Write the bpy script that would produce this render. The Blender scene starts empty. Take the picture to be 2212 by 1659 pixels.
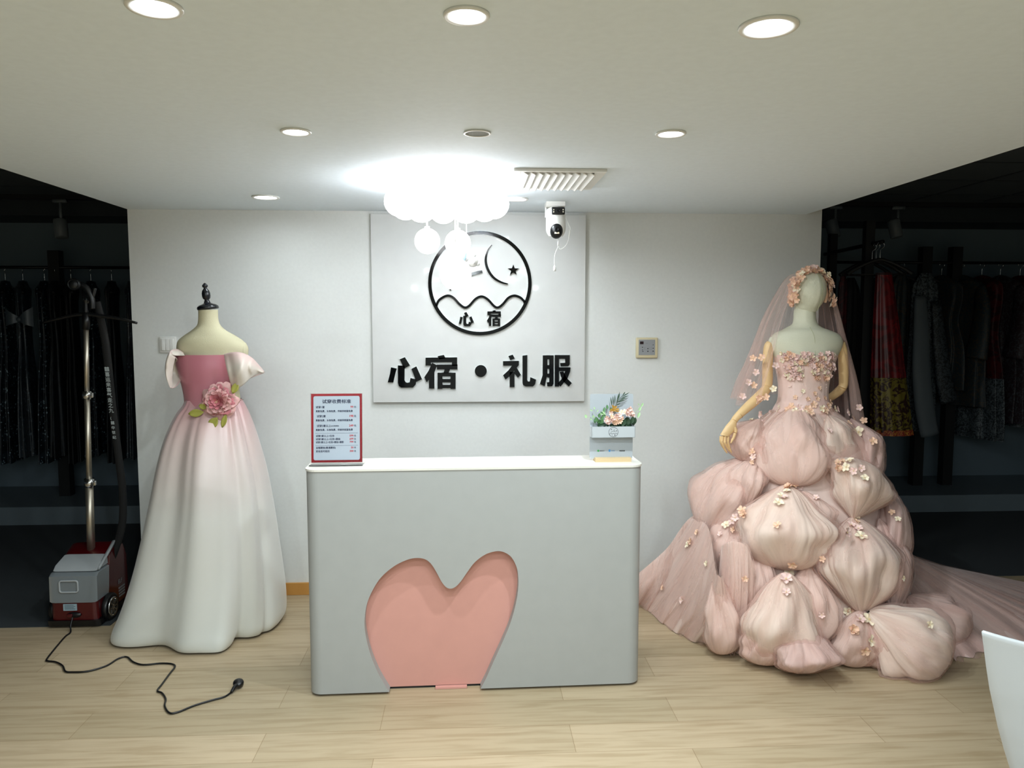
import bpy, bmesh, math, random
from mathutils import Vector, Matrix, noise
from mathutils.geometry import tessellate_polygon
PI = math.pi
SC = bpy.context.scene
COL = SC.collection

# ------------------------------------------------------------------ camera
EYE = Vector((0, 0, 1.65)); FPX = 1640.0; PITCH = math.radians(4.83); YAW = math.radians(3.17)
cam_data = bpy.data.cameras.new('camera'); cam = bpy.data.objects.new('camera', cam_data)
COL.objects.link(cam); cam.location = EYE
cam.rotation_euler = (PI/2 - PITCH, 0, -YAW)
cam_data.sensor_width = 36; cam_data.lens = FPX/2212*36; cam_data.clip_start = .02; cam_data.clip_end = 60
SC.camera = cam
# ------------------------------------------------------------------ world, exposure
SC.view_settings.view_transform = 'Standard'; SC.view_settings.look = 'None'
SC.view_settings.gamma = 1; SC.view_settings.exposure = 1.13
world = bpy.data.worlds.new('world'); SC.world = world; world.use_nodes = True
world.node_tree.nodes['Background'].inputs[0].default_value = (.7, .85, 1, 1)
world.node_tree.nodes['Background'].inputs[1].default_value = 0.012
SC.cycles.transparent_max_bounces = 24; SC.cycles.max_bounces = 8; SC.cycles.diffuse_bounces = 5
SC.cycles.caustics_reflective = False; SC.cycles.caustics_refractive = False
SC.cycles.sample_clamp_indirect = 6

W_DOWN = 5.0       # watts of each recessed downlight
E_CLOUD = 5.4       # emission of the chandelier shade
CEIL = 2.28; WALLY = 4.52; BAYCEIL = 2.62; BACKY = 7.0

RX = Matrix.Rotation(PI/2 - PITCH, 3, 'X'); RZ = Matrix.Rotation(-YAW, 3, 'Z'); RC = RZ @ RX
def ray(px, py): return RC @ Vector(((px-1106)/FPX, (829.5-py)/FPX, -1))
def PY(px, py, Y):
    d = ray(px, py); t = Y/d.y; return EYE + d*t
def PZ(px, py, Z=0.0):
    d = ray(px, py); t = (Z-EYE.z)/d.z; return EYE + d*t
M2 = lambda Y: Y/FPX        # metres per pixel at depth Y

# ------------------------------------------------------------------ materials
def lin(h):
    if isinstance(h, (tuple, list)): return tuple(h) + (1,) if len(h) == 3 else tuple(h)
    h = h.lstrip('#'); r = [int(h[i:i+2], 16)/255 for i in (0, 2, 4)]
    return tuple(c/12.92 if c <= .04045 else ((c+.055)/1.055)**2.4 for c in r) + (1,)
MATS = {}
def mat(name, col, rough=.6, metal=0, spec=.5, coat=0, trans=0, emit=None, es=0, sheen=0, bump=None, alpha=1):
    if name in MATS: return MATS[name]
    m = bpy.data.materials.new(name); m.use_nodes = True; nt = m.node_tree
    b = nt.nodes['Principled BSDF']; I = b.inputs
    I['Base Color'].default_value = lin(col); I['Roughness'].default_value = rough; I['Metallic'].default_value = metal
    I['Specular IOR Level'].default_value = spec; I['Coat Weight'].default_value = coat
    I['Transmission Weight'].default_value = trans; I['Sheen Weight'].default_value = sheen; I['Alpha'].default_value = alpha
    if emit: I['Emission Color'].default_value = lin(emit); I['Emission Strength'].default_value = es
    tc = nt.nodes.new('ShaderNodeTexCoord')
    n = nt.nodes.new('ShaderNodeTexNoise'); n.inputs['Scale'].default_value = bump[0] if bump else 14
    n.inputs['Detail'].default_value = 4
    nt.links.new(tc.outputs['Object'], n.inputs['Vector'])
    if bump:
        bp = nt.nodes.new('ShaderNodeBump'); bp.inputs['Strength'].default_value = bump[1]; bp.inputs['Distance'].default_value = .002
        nt.links.new(n.outputs['Fac'], bp.inputs['Height']); nt.links.new(bp.outputs['Normal'], I['Normal'])
    if not emit and not trans:
        mx = nt.nodes.new('ShaderNodeMix'); mx.data_type = 'RGBA'
        c = lin(col); mx.inputs[6].default_value = tuple(x*.95 for x in c[:3])+(1,); mx.inputs[7].default_value = tuple(min(1, x*1.04) for x in c[:3])+(1,)
        nt.links.new(n.outputs['Fac'], mx.inputs[0]); nt.links.new(mx.outputs[2], I['Base Color'])
    MATS[name] = m; return m
def nodes_mat(name):
    m = bpy.data.materials.new(name); m.use_nodes = True; MATS[name] = m
    nt = m.node_tree; return m, nt, nt.nodes['Principled BSDF'], nt.nodes, nt.links
def ramp(N, stops):
    r = N.new('ShaderNodeValToRGB'); e = r.color_ramp.elements
    while len(e) < len(stops): e.new(.5)
    for el, (p, c) in zip(e, stops): el.position = p; el.color = lin(c)
    return r
def wood_floor():
    m, nt, b, N, L = nodes_mat('light_oak_planks')
    tc = N.new('ShaderNodeTexCoord'); mp = N.new('ShaderNodeMapping'); mp.inputs['Location'].default_value = (.37, .04, 0)
    L.new(tc.outputs['Object'], mp.inputs[0])
    br = N.new('ShaderNodeTexBrick'); br.inputs['Scale'].default_value = 1
    br.inputs['Brick Width'].default_value = 1.22; br.inputs['Row Height'].default_value = .2
    br.inputs['Mortar Size'].default_value = .0011; br.inputs['Mortar Smooth'].default_value = .3
    br.offset = .37; br.inputs['Color1'].default_value = lin('#a8977a'); br.inputs['Color2'].default_value = lin('#b7a487')
    br.inputs['Mortar'].default_value = lin('#857050'); br.inputs['Bias'].default_value = 0
    L.new(mp.outputs[0], br.inputs[0])
    mp2 = N.new('ShaderNodeMapping'); mp2.inputs['Scale'].default_value = (1.3, 17, 1); L.new(tc.outputs['Object'], mp2.inputs[0])
    n = N.new('ShaderNodeTexNoise'); n.inputs['Scale'].default_value = 2.2; n.inputs['Detail'].default_value = 7; n.inputs['Distortion'].default_value = .6
    L.new(mp2.outputs[0], n.inputs['Vector'])
    r = ramp(N, [(.3, (.80, .76, .70)), (.55, (1, 1, 1)), (.8, (1.04, 1.03, 1.02))]); L.new(n.outputs['Fac'], r.inputs[0])
    mx = N.new('ShaderNodeMix'); mx.data_type = 'RGBA'; mx.blend_type = 'MULTIPLY'; mx.inputs[0].default_value = 1
    L.new(br.outputs['Color'], mx.inputs[6]); L.new(r.outputs[0], mx.inputs[7]); L.new(mx.outputs[2], b.inputs['Base Color'])
    b.inputs['Roughness'].default_value = .42; b.inputs['Specular IOR Level'].default_value = .35
    return m
def satin_ombre(name, stops, axis=1):
    m, nt, b, N, L = nodes_mat(name)
    uv = N.new('ShaderNodeTexCoord'); s = N.new('ShaderNodeSeparateXYZ'); L.new(uv.outputs['UV'], s.inputs[0])
    r = ramp(N, stops); L.new(s.outputs[axis], r.inputs[0]); L.new(r.outputs[0], b.inputs['Base Color'])
    b.inputs['Roughness'].default_value = .3; b.inputs['Specular IOR Level'].default_value = .6
    b.inputs['Sheen Weight'].default_value = .25; b.inputs['Sheen Roughness'].default_value = .4
    return m
def tulle(name, col, lo, hi, su=34, sv=2.2):
    m, nt, b, N, L = nodes_mat(name); N.remove(b)
    out = [x for x in N if x.type == 'OUTPUT_MATERIAL'][0]
    tc = N.new('ShaderNodeTexCoord'); mp = N.new('ShaderNodeMapping'); mp.inputs['Scale'].default_value = (su, sv, 1); L.new(tc.outputs['UV'], mp.inputs[0])
    n = N.new('ShaderNodeTexNoise'); n.inputs['Scale'].default_value = 1; n.inputs['Detail'].default_value = 5; n.inputs['Distortion'].default_value = .9
    L.new(mp.outputs[0], n.inputs['Vector'])
    mr = N.new('ShaderNodeMapRange'); mr.inputs['From Min'].default_value = .32; mr.inputs['From Max'].default_value = .68
    mr.inputs['To Min'].default_value = lo; mr.inputs['To Max'].default_value = hi; L.new(n.outputs['Fac'], mr.inputs[0])
    d = N.new('ShaderNodeBsdfDiffuse'); d.inputs[0].default_value = lin(col)
    t = N.new('ShaderNodeBsdfTranslucent'); t.inputs[0].default_value = lin(col)
    bp = N.new('ShaderNodeBump'); bp.inputs['Strength'].default_value = .5; bp.inputs['Distance'].default_value = .006
    L.new(n.outputs['Fac'], bp.inputs['Height']); L.new(bp.outputs[0], d.inputs['Normal'])
    m1 = N.new('ShaderNodeMixShader'); m1.inputs[0].default_value = .35; L.new(d.outputs[0], m1.inputs[1]); L.new(t.outputs[0], m1.inputs[2])
    tr = N.new('ShaderNodeBsdfTransparent'); m2 = N.new('ShaderNodeMixShader')
    L.new(mr.outputs[0], m2.inputs[0]); L.new(tr.outputs[0], m2.inputs[1]); L.new(m1.outputs[0], m2.inputs[2]); L.new(m2.outputs[0], out.inputs[0])
    return m
def brocade(name, base, fig, scale=22, thr=.52, metal=0, rough=.6, sparkle=None):
    m, nt, b, N, L = nodes_mat(name)
    tc = N.new('ShaderNodeTexCoord')
    n = N.new('ShaderNodeTexNoise'); n.inputs['Scale'].default_value = scale; n.inputs['Detail'].default_value = 3; n.inputs['Distortion'].default_value = 2.5
    L.new(tc.outputs['Object'], n.inputs['Vector'])
    r = ramp(N, [(thr-.03, base), (thr+.03, fig)]); L.new(n.outputs['Fac'], r.inputs[0])
    b.inputs['Roughness'].default_value = rough; b.inputs['Metallic'].default_value = metal
    if sparkle:
        v = N.new('ShaderNodeTexVoronoi'); v.inputs['Scale'].default_value = 95; L.new(tc.outputs['Object'], v.inputs['Vector'])
        sp = N.new('ShaderNodeSeparateColor'); L.new(v.outputs['Color'], sp.inputs[0])
        gt = N.new('ShaderNodeMath'); gt.operation = 'GREATER_THAN'; gt.inputs[1].default_value = .95; L.new(sp.outputs[0], gt.inputs[0])
        mx = N.new('ShaderNodeMix'); mx.data_type = 'RGBA'; L.new(gt.outputs[0], mx.inputs[0]); L.new(r.outputs[0], mx.inputs[6]); mx.inputs[7].default_value = lin(sparkle)
        L.new(mx.outputs[2], b.inputs['Base Color'])
    else: L.new(r.outputs[0], b.inputs['Base Color'])
    return m

m_wall = mat('white_wall_paint', '#dadcd9', .7, bump=(60, .05))
m_ceil = mat('white_ceiling_paint', '#e4eff7', .75, bump=(40, .04))
m_bay = mat('charcoal_wall_paint', '#66757f', .8, bump=(50, .05))
m_bayceil = mat('dark_ceiling_panels', '#454d54', .85, bump=(90, .2))
m_floor = wood_floor()
m_black = mat('black_plastic', '#0b0c0e', .35)
m_blacksoft = mat('black_matte', '#101113', .6)
m_acryl = mat('black_gloss_acrylic', '#050607', .08, spec=.3)
m_clear = mat('clear_acrylic_edge', '#dfe3e1', .15)
m_board = mat('white_gloss_board', '#d5d6d4', .08, spec=.18)
m_white = mat('white_plastic', '#e6e6e2', .35)
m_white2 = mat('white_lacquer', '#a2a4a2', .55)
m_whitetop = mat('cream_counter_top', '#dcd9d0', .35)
m_pinkpanel = mat('salmon_pink_panel', '#cb958a', .5)
m_chrome = mat('chrome', '#d8d8d8', .12, metal=1)
m_steel = mat('brushed_steel', '#cfc6b6', .42, metal=1)
m_bronze = mat('dark_metal', '#1a1c1e', .4, metal=.6)
m_linen = mat('cream_linen', '#cbc4a4', .85, bump=(300, .5))
m_linen2 = mat('sage_cream_linen', '#d3d2bd', .85, bump=(300, .5))
m_woodarm = mat('pale_wood', '#e0bd8a', .42, bump=(30, .1))
m_seam = mat('seam_line', '#8a6a40', .7)
m_base = mat('oak_baseboard', '#c08a45', .45, bump=(20, .1))
m_red = mat('metallic_red_plastic', '#4f070d', .3, metal=.25, coat=.5)
m_darkred = mat('dark_red_plastic', '#3a070b', .35)
m_lamp = mat('lit_diffuser', '#ffffff', .5, emit='#f4faff', es=9)
m_cloud = mat('lit_opal_shade', '#ffffff', .5, emit='#fbfcff', es=E_CLOUD)
m_globe = mat('lit_opal_globe', '#ffffff', .5, emit='#fbfcff', es=1.7)
m_porc = mat('white_porcelain', '#b9b9b6', .25)

# ------------------------------------------------------------------ object helpers
ORG = {}
def tag(o, label=None, cat=None, group=None, kind=None):
    if label: o['label'] = label
    if cat: o['category'] = cat
    if group: o['group'] = group
    if kind: o['kind'] = kind
    return o
def empty(name, loc, label=None, cat=None, group=None):
    o = bpy.data.objects.new(name, None); COL.objects.link(o); o.location = loc; o.empty_display_size = .05
    ORG[o.name] = Vector(loc); return tag(o, label, cat, group)
def mk(name, V, F, m, parent=None, origin=None, smooth=True, uv=None, mi=None, label=None):
    """V in world coordinates; stored relative to the parent thing (or to its own origin)."""
    if parent is not None: base = ORG[parent.name]
    else: base = Vector(origin) if origin is not None else Vector((0, 0, 0))
    me = bpy.data.meshes.new(name); me.from_pydata([tuple(Vector(v)-base) for v in V], [], F)
    for x in (m if isinstance(m, (list, tuple)) else [m]): me.materials.append(x)
    if uv:
        ul = me.uv_layers.new(name='UVMap')
        for lp in me.loops: ul.data[lp.index].uv = uv[lp.vertex_index]
    if mi: me.polygons.foreach_set('material_index', mi)
    me.polygons.foreach_set('use_smooth', [smooth]*len(me.polygons))
    me.validate(); me.update()
    o = bpy.data.objects.new(name, me); COL.objects.link(o)
    if parent is not None: o.parent = parent; ORG[o.name] = base
    else: o.location = base; ORG[o.name] = base
    if label: o['label'] = label
    return o
class G:
    """Collects geometry of ONE object."""
    def __init__(s): s.V = []; s.F = []; s.M = []; s.U = []
    def add(s, V, F, mi=0, uv=None):
        n = len(s.V); s.V += [Vector(v) for v in V]; s.F += [tuple(i+n for i in f) for f in F]; s.M += [mi]*len(F)
        s.U += list(uv) if uv else [(0, 0)]*len(V); return s
    def box(s, a, b, mi=0, bev=0):
        x0, y0, z0 = [min(p, q) for p, q in zip(a, b)]; x1, y1, z1 = [max(p, q) for p, q in zip(a, b)]
        if bev <= 0:
            V = [(x, y, z) for z in (z0, z1) for y in (y0, y1) for x in (x0, x1)]
            return s.add(V, [(0, 2, 3, 1), (4, 5, 7, 6), (0, 1, 5, 4), (2, 6, 7, 3), (0, 4, 6, 2), (1, 3, 7, 5)], mi)
        bm = bmesh.new(); bmesh.ops.create_cube(bm, size=1)
        for v in bm.verts: v.co = Vector(((v.co.x+.5)*(x1-x0)+x0, (v.co.y+.5)*(y1-y0)+y0, (v.co.z+.5)*(z1-z0)+z0))
        bmesh.ops.bevel(bm, geom=bm.edges[:], offset=bev, segments=3, affect='EDGES', profile=.5)
        bm.verts.index_update(); s.add([v.co.copy() for v in bm.verts], [tuple(v.index for v in f.verts) for f in bm.faces], mi); bm.free(); return s
    def prism(s, pts, n, d, mi=0):
        """polygon of 3D points extruded by vector n*d"""
        pts = [Vector(p) for p in pts]; n = Vector(n).normalized()*d; k = len(pts)
        s.add(pts+[p+n for p in pts], [tuple(range(k))[::-1], tuple(range(k, 2*k))]+[(i, (i+1) % k, k+(i+1) % k, k+i) for i in range(k)], mi); return s
    def surf(s, fn, nu, nv, cu=False, cv=False, mi=0, uvfn=None):
        """fn(u,v) with u in 0..1 (nu segments), v in 0..1 (nv segments)"""
        A = nu if cu else nu+1; B = nv if cv else nv+1; V = []; UV = []
        for i in range(A):
            for j in range(B):
                u = i/nu; v = j/nv; V.append(fn(u, v)); UV.append(uvfn(u, v) if uvfn else (u, v))
        F = [(i*B+j, ((i+1) % A)*B+j, ((i+1) % A)*B+(j+1) % B, i*B+(j+1) % B) for i in range(nu) for j in range(nv)]
        return s.add(V, F, mi, UV)
    def lathe(s, prof, c, axis=(0, 0, 1), n=24, mi=0, cap=True):
        """prof: (radius, height) list along axis from c"""
        ax = Vector(axis).normalized(); q = ax.to_track_quat('Z', 'Y'); c = Vector(c); b0 = len(s.V); V = []
        for r, h in prof:
            for k in range(n):
                a = 2*PI*k/n; V.append(c + q @ Vector((r*math.cos(a), r*math.sin(a), h)))
        F = [(i*n+k, i*n+(k+1) % n, (i+1)*n+(k+1) % n, (i+1)*n+k) for i in range(len(prof)-1) for k in range(n)]
        if cap: F += [tuple(range(n))[::-1], tuple(range((len(prof)-1)*n, len(prof)*n))]
        return s.add(V, F, mi)
    def ball(s, c, r, n=20, mi=0, sc=(1, 1, 1), rot=None):
        c = Vector(c); m = n//2; V = [Vector((0, 0, 1))]; F = []
        for i in range(1, m):
            for k in range(n):
                a = PI*i/m; b = 2*PI*k/n; V.append(Vector((math.sin(a)*math.cos(b), math.sin(a)*math.sin(b), math.cos(a))))
        V.append(Vector((0, 0, -1))); e = len(V)-1
        for k in range(n):
            F.append((0, 1+k, 1+(k+1) % n)); F.append((e, 1+(m-2)*n+(k+1) % n, 1+(m-2)*n+k))
            for i in range(m-2): F.append((1+i*n+k, 1+(i+1)*n+k, 1+(i+1)*n+(k+1) % n, 1+i*n+(k+1) % n))
        out = []
        for v in V:
            w = Vector((v.x*r*sc[0], v.y*r*sc[1], v.z*r*sc[2]))
            if rot: w = rot @ w
            out.append(c+w)
        return s.add(out, F, mi)
    def tube(s, pts, r, n=10, mi=0, closed=False, sub=5, flat=1.0):
        pts = [Vector(p) for p in pts]; rr = list(r) if isinstance(r, (list, tuple)) else [r]*len(pts)
        if sub > 1 and len(pts) > 2: pts, rr = smooth(pts, rr, sub, closed)
        k = len(pts); V = []; up = None
        for i, p in enumerate(pts):
            a = pts[(i-1) % k] if (closed or i > 0) else p; b = pts[(i+1) % k] if (closed or i < k-1) else p
            t = (b-a)
            if t.length < 1e-9: t = Vector((0, 0, 1))
            t.normalize()
            if up is None: up = Vector((0, 0, 1)) if abs(t.z) < .9 else Vector((0, 1, 0))
            sd = t.cross(up)
            if sd.length < 1e-6: sd = t.orthogonal()
            sd.normalize(); up = sd.cross(t).normalized()
            for q in range(n):
                g = 2*PI*q/n; V.append(p + sd*math.cos(g)*rr[i] + up*math.sin(g)*rr[i]*flat)
        F = [(i*n+q, i*n+(q+1) % n, ((i+1) % k)*n+(q+1) % n, ((i+1) % k)*n+q) for i in range(k if closed else k-1) for q in range(n)]
        if not closed: F += [tuple(range(n))[::-1], tuple(range((k-1)*n, k*n))]
        return s.add(V, F, mi)
    def make(s, name, m, parent=None, origin=None, smooth=True, label=None):
        return mk(name, s.V, s.F, m, parent, origin, smooth, s.U, s.M, label)
def smooth(pts, rr, sub=5, closed=False):
    k = len(pts); P = []; R = []
    g = (lambda i: i % k) if closed else (lambda i: max(0, min(k-1, i)))
    for i in range(k if closed else k-1):
        a, b, c, d = (pts[g(i+j)] for j in (-1, 0, 1, 2))
        for q in range(sub):
            t = q/sub
            P.append(.5*((2*b)+(c-a)*t+(2*a-5*b+4*c-d)*t*t+(3*b-a-3*c+d)*t**3)); R.append(rr[g(i)]*(1-t)+rr[g(i+1)]*t)
    if not closed: P.append(pts[-1]); R.append(rr[-1])
    return P, R
def lerp(a, b, t): return a+(b-a)*t
def interp(rows, t):
    """rows of tuples, Catmull-Rom through them; t 0..1"""
    k = len(rows)-1; x = t*k; i = min(int(x), k-1); f = x-i
    a, b, c, d = rows[max(i-1, 0)], rows[i], rows[i+1], rows[min(i+2, k)]
    return tuple(.5*(2*q+(r-p)*f+(2*p-5*q+4*r-s)*f*f+(3*q-p-3*r+s)*f**3) for p, q, r, s in zip(a, b, c, d))
def interpx(rows, x):
    """piecewise linear on first element"""
    if x <= rows[0][0]: return rows[0][1:]
    for a, b in zip(rows, rows[1:]):
        if x <= b[0]:
            f = (x-a[0])/(b[0]-a[0]); return tuple(lerp(p, q, f) for p, q in zip(a[1:], b[1:]))
    return rows[-1][1:]
def flat(o):
    o.data.polygons.foreach_set('use_smooth', [False]*len(o.data.polygons)); return o
def autosmooth(o, ang=40):
    bm = bmesh.new(); bm.from_mesh(o.data)
    for e in bm.edges:
        if len(e.link_faces) == 2 and e.calc_face_angle(0) > math.radians(ang): e.smooth = False
    bm.to_mesh(o.data); bm.free(); return o
def solid(o, t, off=0):
    md = o.modifiers.new('thickness', 'SOLIDIFY'); md.thickness = t; md.offset = off; return o
def copy_tree(o, parent=None):
    c = o.copy(); COL.objects.link(c); ORG[c.name] = ORG.get(o.name, Vector((0, 0, 0)))
    if parent is not None: c.parent = parent
    for ch in list(o.children): copy_tree(ch, c)
    return c
def rows_px(rows, Y):
    """rows (ypx, xl, xr, depth ratio[, dy]) -> (cx, cy, z, rx, ry)"""
    out = []
    for r in rows:
        a = PY(r[1], r[0], Y); b = PY(r[2], r[0], Y); rx = (b.x-a.x)/2
        out.append(((a.x+b.x)/2, Y+(r[4] if len(r) > 4 else 0), (a.z+b.z)/2, rx, rx*r[3]))
    return out
def loft(g, rows, n=48, m=60, disp=None, mi=0, capt=False, capb=False):
    def fn(u, v):
        cx, cy, z, rx, ry = interp(rows, u); a = v*2*PI
        d = disp(a, u) if disp else 1
        if isinstance(d, tuple): d, dz = d
        else: dz = 0
        return Vector((cx+rx*d*math.cos(a), cy+ry*d*math.sin(a), z+dz))
    b0 = len(g.V); g.surf(fn, m, n, cv=True, mi=mi, uvfn=lambda u, v: (v, 1-u))
    if capt: g.F.append(tuple(range(b0, b0+n))); g.M.append(mi)
    if capb: g.F.append(tuple(range(b0+m*n, b0+m*n+n))); g.M.append(mi)
    return g
def text_geo(g, body, size, pos, right=(1, 0, 0), up=(0, 0, 1), depth=.0004, bold=0, align='LEFT', mi=0, squeeze=1):
    cu = bpy.data.curves.new('t', 'FONT'); cu.body = body; cu.size = 1; cu.extrude = 0; cu.align_x = align; cu.resolution_u = 3
    o = bpy.data.objects.new('t', cu); COL.objects.link(o)
    dg = bpy.context.evaluated_depsgraph_get(); me = bpy.data.meshes.new_from_object(o.evaluated_get(dg))
    right = Vector(right).normalized(); up = Vector(up).normalized(); nrm = right.cross(up)
    V = [Vector(pos)+right*v.co.x*size*squeeze+up*v.co.y*size+nrm*depth for v in me.vertices]
    F_ = [tuple(p.vertices) for p in me.polygons]; g.add(V, F_, mi)
    if bold:
        for dx, dz in ((1, 0), (-1, 0), (0, 1), (0, -1)): w_ = right*dx*bold*size+up*dz*bold*size+nrm*depth*.02*(2+dx+dz*.5); g.add([v+w_ for v in V], F_, mi)
    bpy.data.objects.remove(o); bpy.data.curves.remove(cu); bpy.data.meshes.remove(me); return g

# ------------------------------------------------------------------ room shell
XL = PY(275, 457, WALLY).x; XR = PY(1771, 600, WALLY).x; XSR = PY(1741, 462, WALLY).x
XW0, XW1 = -6.5, 6.5; YB0 = -4.0
def struct(name, g, m, **k): return tag(flat(g.make(name, m, **k)), kind='structure')
struct('floor', G().box((XW0, YB0, -.1), (XW1, BACKY+.1, 0)), m_floor)
struct('ceiling', G().box((XL, YB0, CEIL), (XSR, WALLY, BAYCEIL+.1)), m_ceil)
struct('ceiling_left', G().box((XW0, YB0, BAYCEIL), (XL, BACKY+.1, BAYCEIL+.1)), m_bayceil)
struct('ceiling_right', G().box((XSR, YB0, BAYCEIL), (XW1, BACKY+.1, BAYCEIL+.1)), m_bayceil)
struct('wall_center', G().box((XL, WALLY, 0), (XR, WALLY+.5, BAYCEIL)), m_wall)
struct('wall_back', G().box((XW0, BACKY, 0), (XW1, BACKY+.1, BAYCEIL)), m_bay)
struct('wall_left', G().box((XW0-.1, YB0, 0), (XW0, BACKY+.1, BAYCEIL)), m_bay)
struct('wall_right', G().box((XW1, YB0, 0), (XW1+.1, BACKY+.1, BAYCEIL)), m_bay)
struct('wall_rear', G().box((XW0, YB0-.1, 0), (XW1, YB0, BAYCEIL)), m_wall)
struct('baseboard_center', G().box((XL+.002, WALLY-.013, 0), (XR-.002, WALLY, .075), bev=.002), m_base)
m_grid = mat('dark_grey_trim', '#2b3237', .6)
gl = G()
for x in (-6, -5.4, -4.8, -4.2, -3.6, -3.0): gl.box((x, YB0, BAYCEIL-.004), (x+.02, BACKY-.9, BAYCEIL))
for k in range(12): gl.box((XW0, 1+k*.6, BAYCEIL-.004), (XL, 1.02+k*.6, BAYCEIL))
struct('trim_1', gl, m_grid)
gl = G()
for x in (3.0, 3.6, 4.2, 4.8, 5.4, 6): gl.box((x, YB0, BAYCEIL-.004), (x+.02, BACKY-.9, BAYCEIL))
for k in range(12): gl.box((XSR, 1+k*.6, BAYCEIL-.004), (XW1, 1.02+k*.6, BAYCEIL))
struct('trim_2', gl, m_grid)
struct('trim_3', G().box((XW0, BACKY-.5, BAYCEIL-.12), (XW1, BACKY, BAYCEIL)), m_grid)
m_plat = mat('grey_platform_paint', '#6a757b', .5)
m_bayshade = mat('bay_floor_shade', '#33383b', .9, bump=(250, .4))  # dark sheet over the planks, shade of the side bays put into its colour
struct('trim_6', G().box((XW0, 4.1, 0), (XL+.0, BACKY, .004)), m_bayshade)
struct('trim_7', G().box((XR-.0, 4.6, 0), (XW1, BACKY, .004)), m_bayshade)
struct('trim_4', G().box((XW0, 6.2, 0), (XL-.2, BACKY, .15), bev=.006), m_plat)
struct('trim_5', G().box((XR+.1, 6.2, 0), (XW1, BACKY, .15), bev=.006), m_plat)

# ------------------------------------------------------------------ downlights
def downlight(loc, r, label, w=W_DOWN, ang=104, group='round recessed ceiling downlights'):
    t = empty('downlight', loc, label, 'ceiling light', group)
    x, y, z = loc
    G().lathe([(r*1.0, 0.001), (r*1.28, 0.0), (r*1.30, -.004), (r*1.24, -.007), (r*1.02, -.006), (r*.98, .001)], loc, n=40, cap=False).make('trim_ring', m_white, t)
    G().lathe([(0.0005, -.0035), (r*.6, -.0035), (r*1.0, -.003)], loc, n=40, cap=False).make('diffuser', m_lamp, t)
    ld = bpy.data.lights.new('lamp', 'AREA'); ld.shape = 'DISK'; ld.energy = w; ld.size = r*1.8; ld.spread = math.radians(ang); ld.color = (.85, .955, 1)
    lo = bpy.data.objects.new('lamp', ld); COL.objects.link(lo); lo.parent = t; lo.location = (0, 0, -.0095)
    return t
for (px, py, wpx, lab) in [(333, 13, 92, 'lit round downlight nearest the top left corner of the ceiling'),
                           (1008, 31, 78, 'lit round downlight at the top of the ceiling between two others in the front row'),
                           (1660, 56, 98, 'lit round downlight at the top right of the ceiling'),
                           (639, 283, 52, 'small lit downlight in the middle row left of the grey speaker disc'),
                           (1449, 287, 52, 'small lit downlight in the middle row right of the grey speaker disc'),
                           (574, 425, 46, 'lit downlight near the wall, left of the cloud chandelier'),
                           (1115, 429, 42, 'lit downlight near the wall, just under the air vent')]:
    p = PZ(px, py, CEIL); r = wpx/FPX*(p-EYE).dot(RC @ Vector((0, 0, -1)))/2
    if wpx < 60: r *= .98
    downlight((p.x, p.y, CEIL), r, lab, w=W_DOWN*(.2 if py > 400 else (1.9 if 1400 < px < 1500 else 1)), ang=170)
for y, wh in ((.35, 'just behind the camera'), (-1.1, 'in the second row behind the camera'), (-2.6, 'near the rear wall')):  # unseen rows added behind the camera to fill the room with light
    for x, sd_ in ((-1.3, 'left'), (0.05, 'centre'), (1.35, 'right')): downlight((x, y, CEIL), .05, 'lit round ceiling downlight %s, on the %s' % (wh, sd_), w=W_DOWN*1.7, ang=180)
p = PZ(1031, 286, CEIL); t = empty('ceiling_speaker', (p.x, p.y, CEIL), 'small grey round mesh disc in a white ring on the ceiling', 'speaker')
G().lathe([(.040, 0), (.046, -.001), (.047, -.005), (.041, -.006), (.040, -.003)], (p.x, p.y, CEIL), n=36, cap=False).make('trim_ring', m_white, t)
G().lathe([(.0005, -.004), (.0405, -.004)], (p.x, p.y, CEIL), n=36, cap=False).make('mesh_cover', mat('grey_mesh', '#8d908a', .8, bump=(900, 1)), t)

# ------------------------------------------------------------------ air vent
a = PZ(1101, 363, CEIL); b = PZ(1303, 364, CEIL); c = PZ(1106, 404, CEIL); d = PZ(1284, 404, CEIL)
vx0, vx1 = (a.x+c.x)/2, (b.x+d.x)/2; vy1, vy0 = (a.y+b.y)/2, (c.y+d.y)/2
if vy0 > vy1: vy0, vy1 = vy1, vy0
t = empty('air_vent', ((vx0+vx1)/2, (vy0+vy1)/2, CEIL), 'white rectangular louvred air vent in the ceiling beside the cloud chandelier', 'vent')
fr = .03; g = G(); zt = CEIL-.001; zb = CEIL-.012
g.box((vx0, vy0, zb), (vx1, vy0+fr, zt)); g.box((vx0, vy1-fr, zb), (vx1, vy1, zt)); g.box((vx0, vy0+fr, zb), (vx0+fr, vy1-fr, zt)); g.box((vx1-fr*1.6, vy0+fr, zb), (vx1, vy1-fr, zt))
flat(g.make('frame', m_white, t))
flat(G().box((vx0+fr, vy0+fr, CEIL-.002), (vx1-fr*1.6, vy1-fr, CEIL-.0005)).make('backing', mat('vent_dark', '#55575a', .8), t))
nb = 10
for k in range(nb):
    x = lerp(vx0+fr, vx1-fr*1.6, (k+.5)/nb); w = .022
    flat(G().prism([(x-w*.9, vy0+fr, zt-.002), (x-w*.7, vy0+fr, zt-.001), (x+w*.9, vy0+fr, zb-.010), (x+w*.7, vy0+fr, zb-.012)], (0, 1, 0), vy1-vy0-2*fr).make('louvre', m_white, t))

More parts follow.
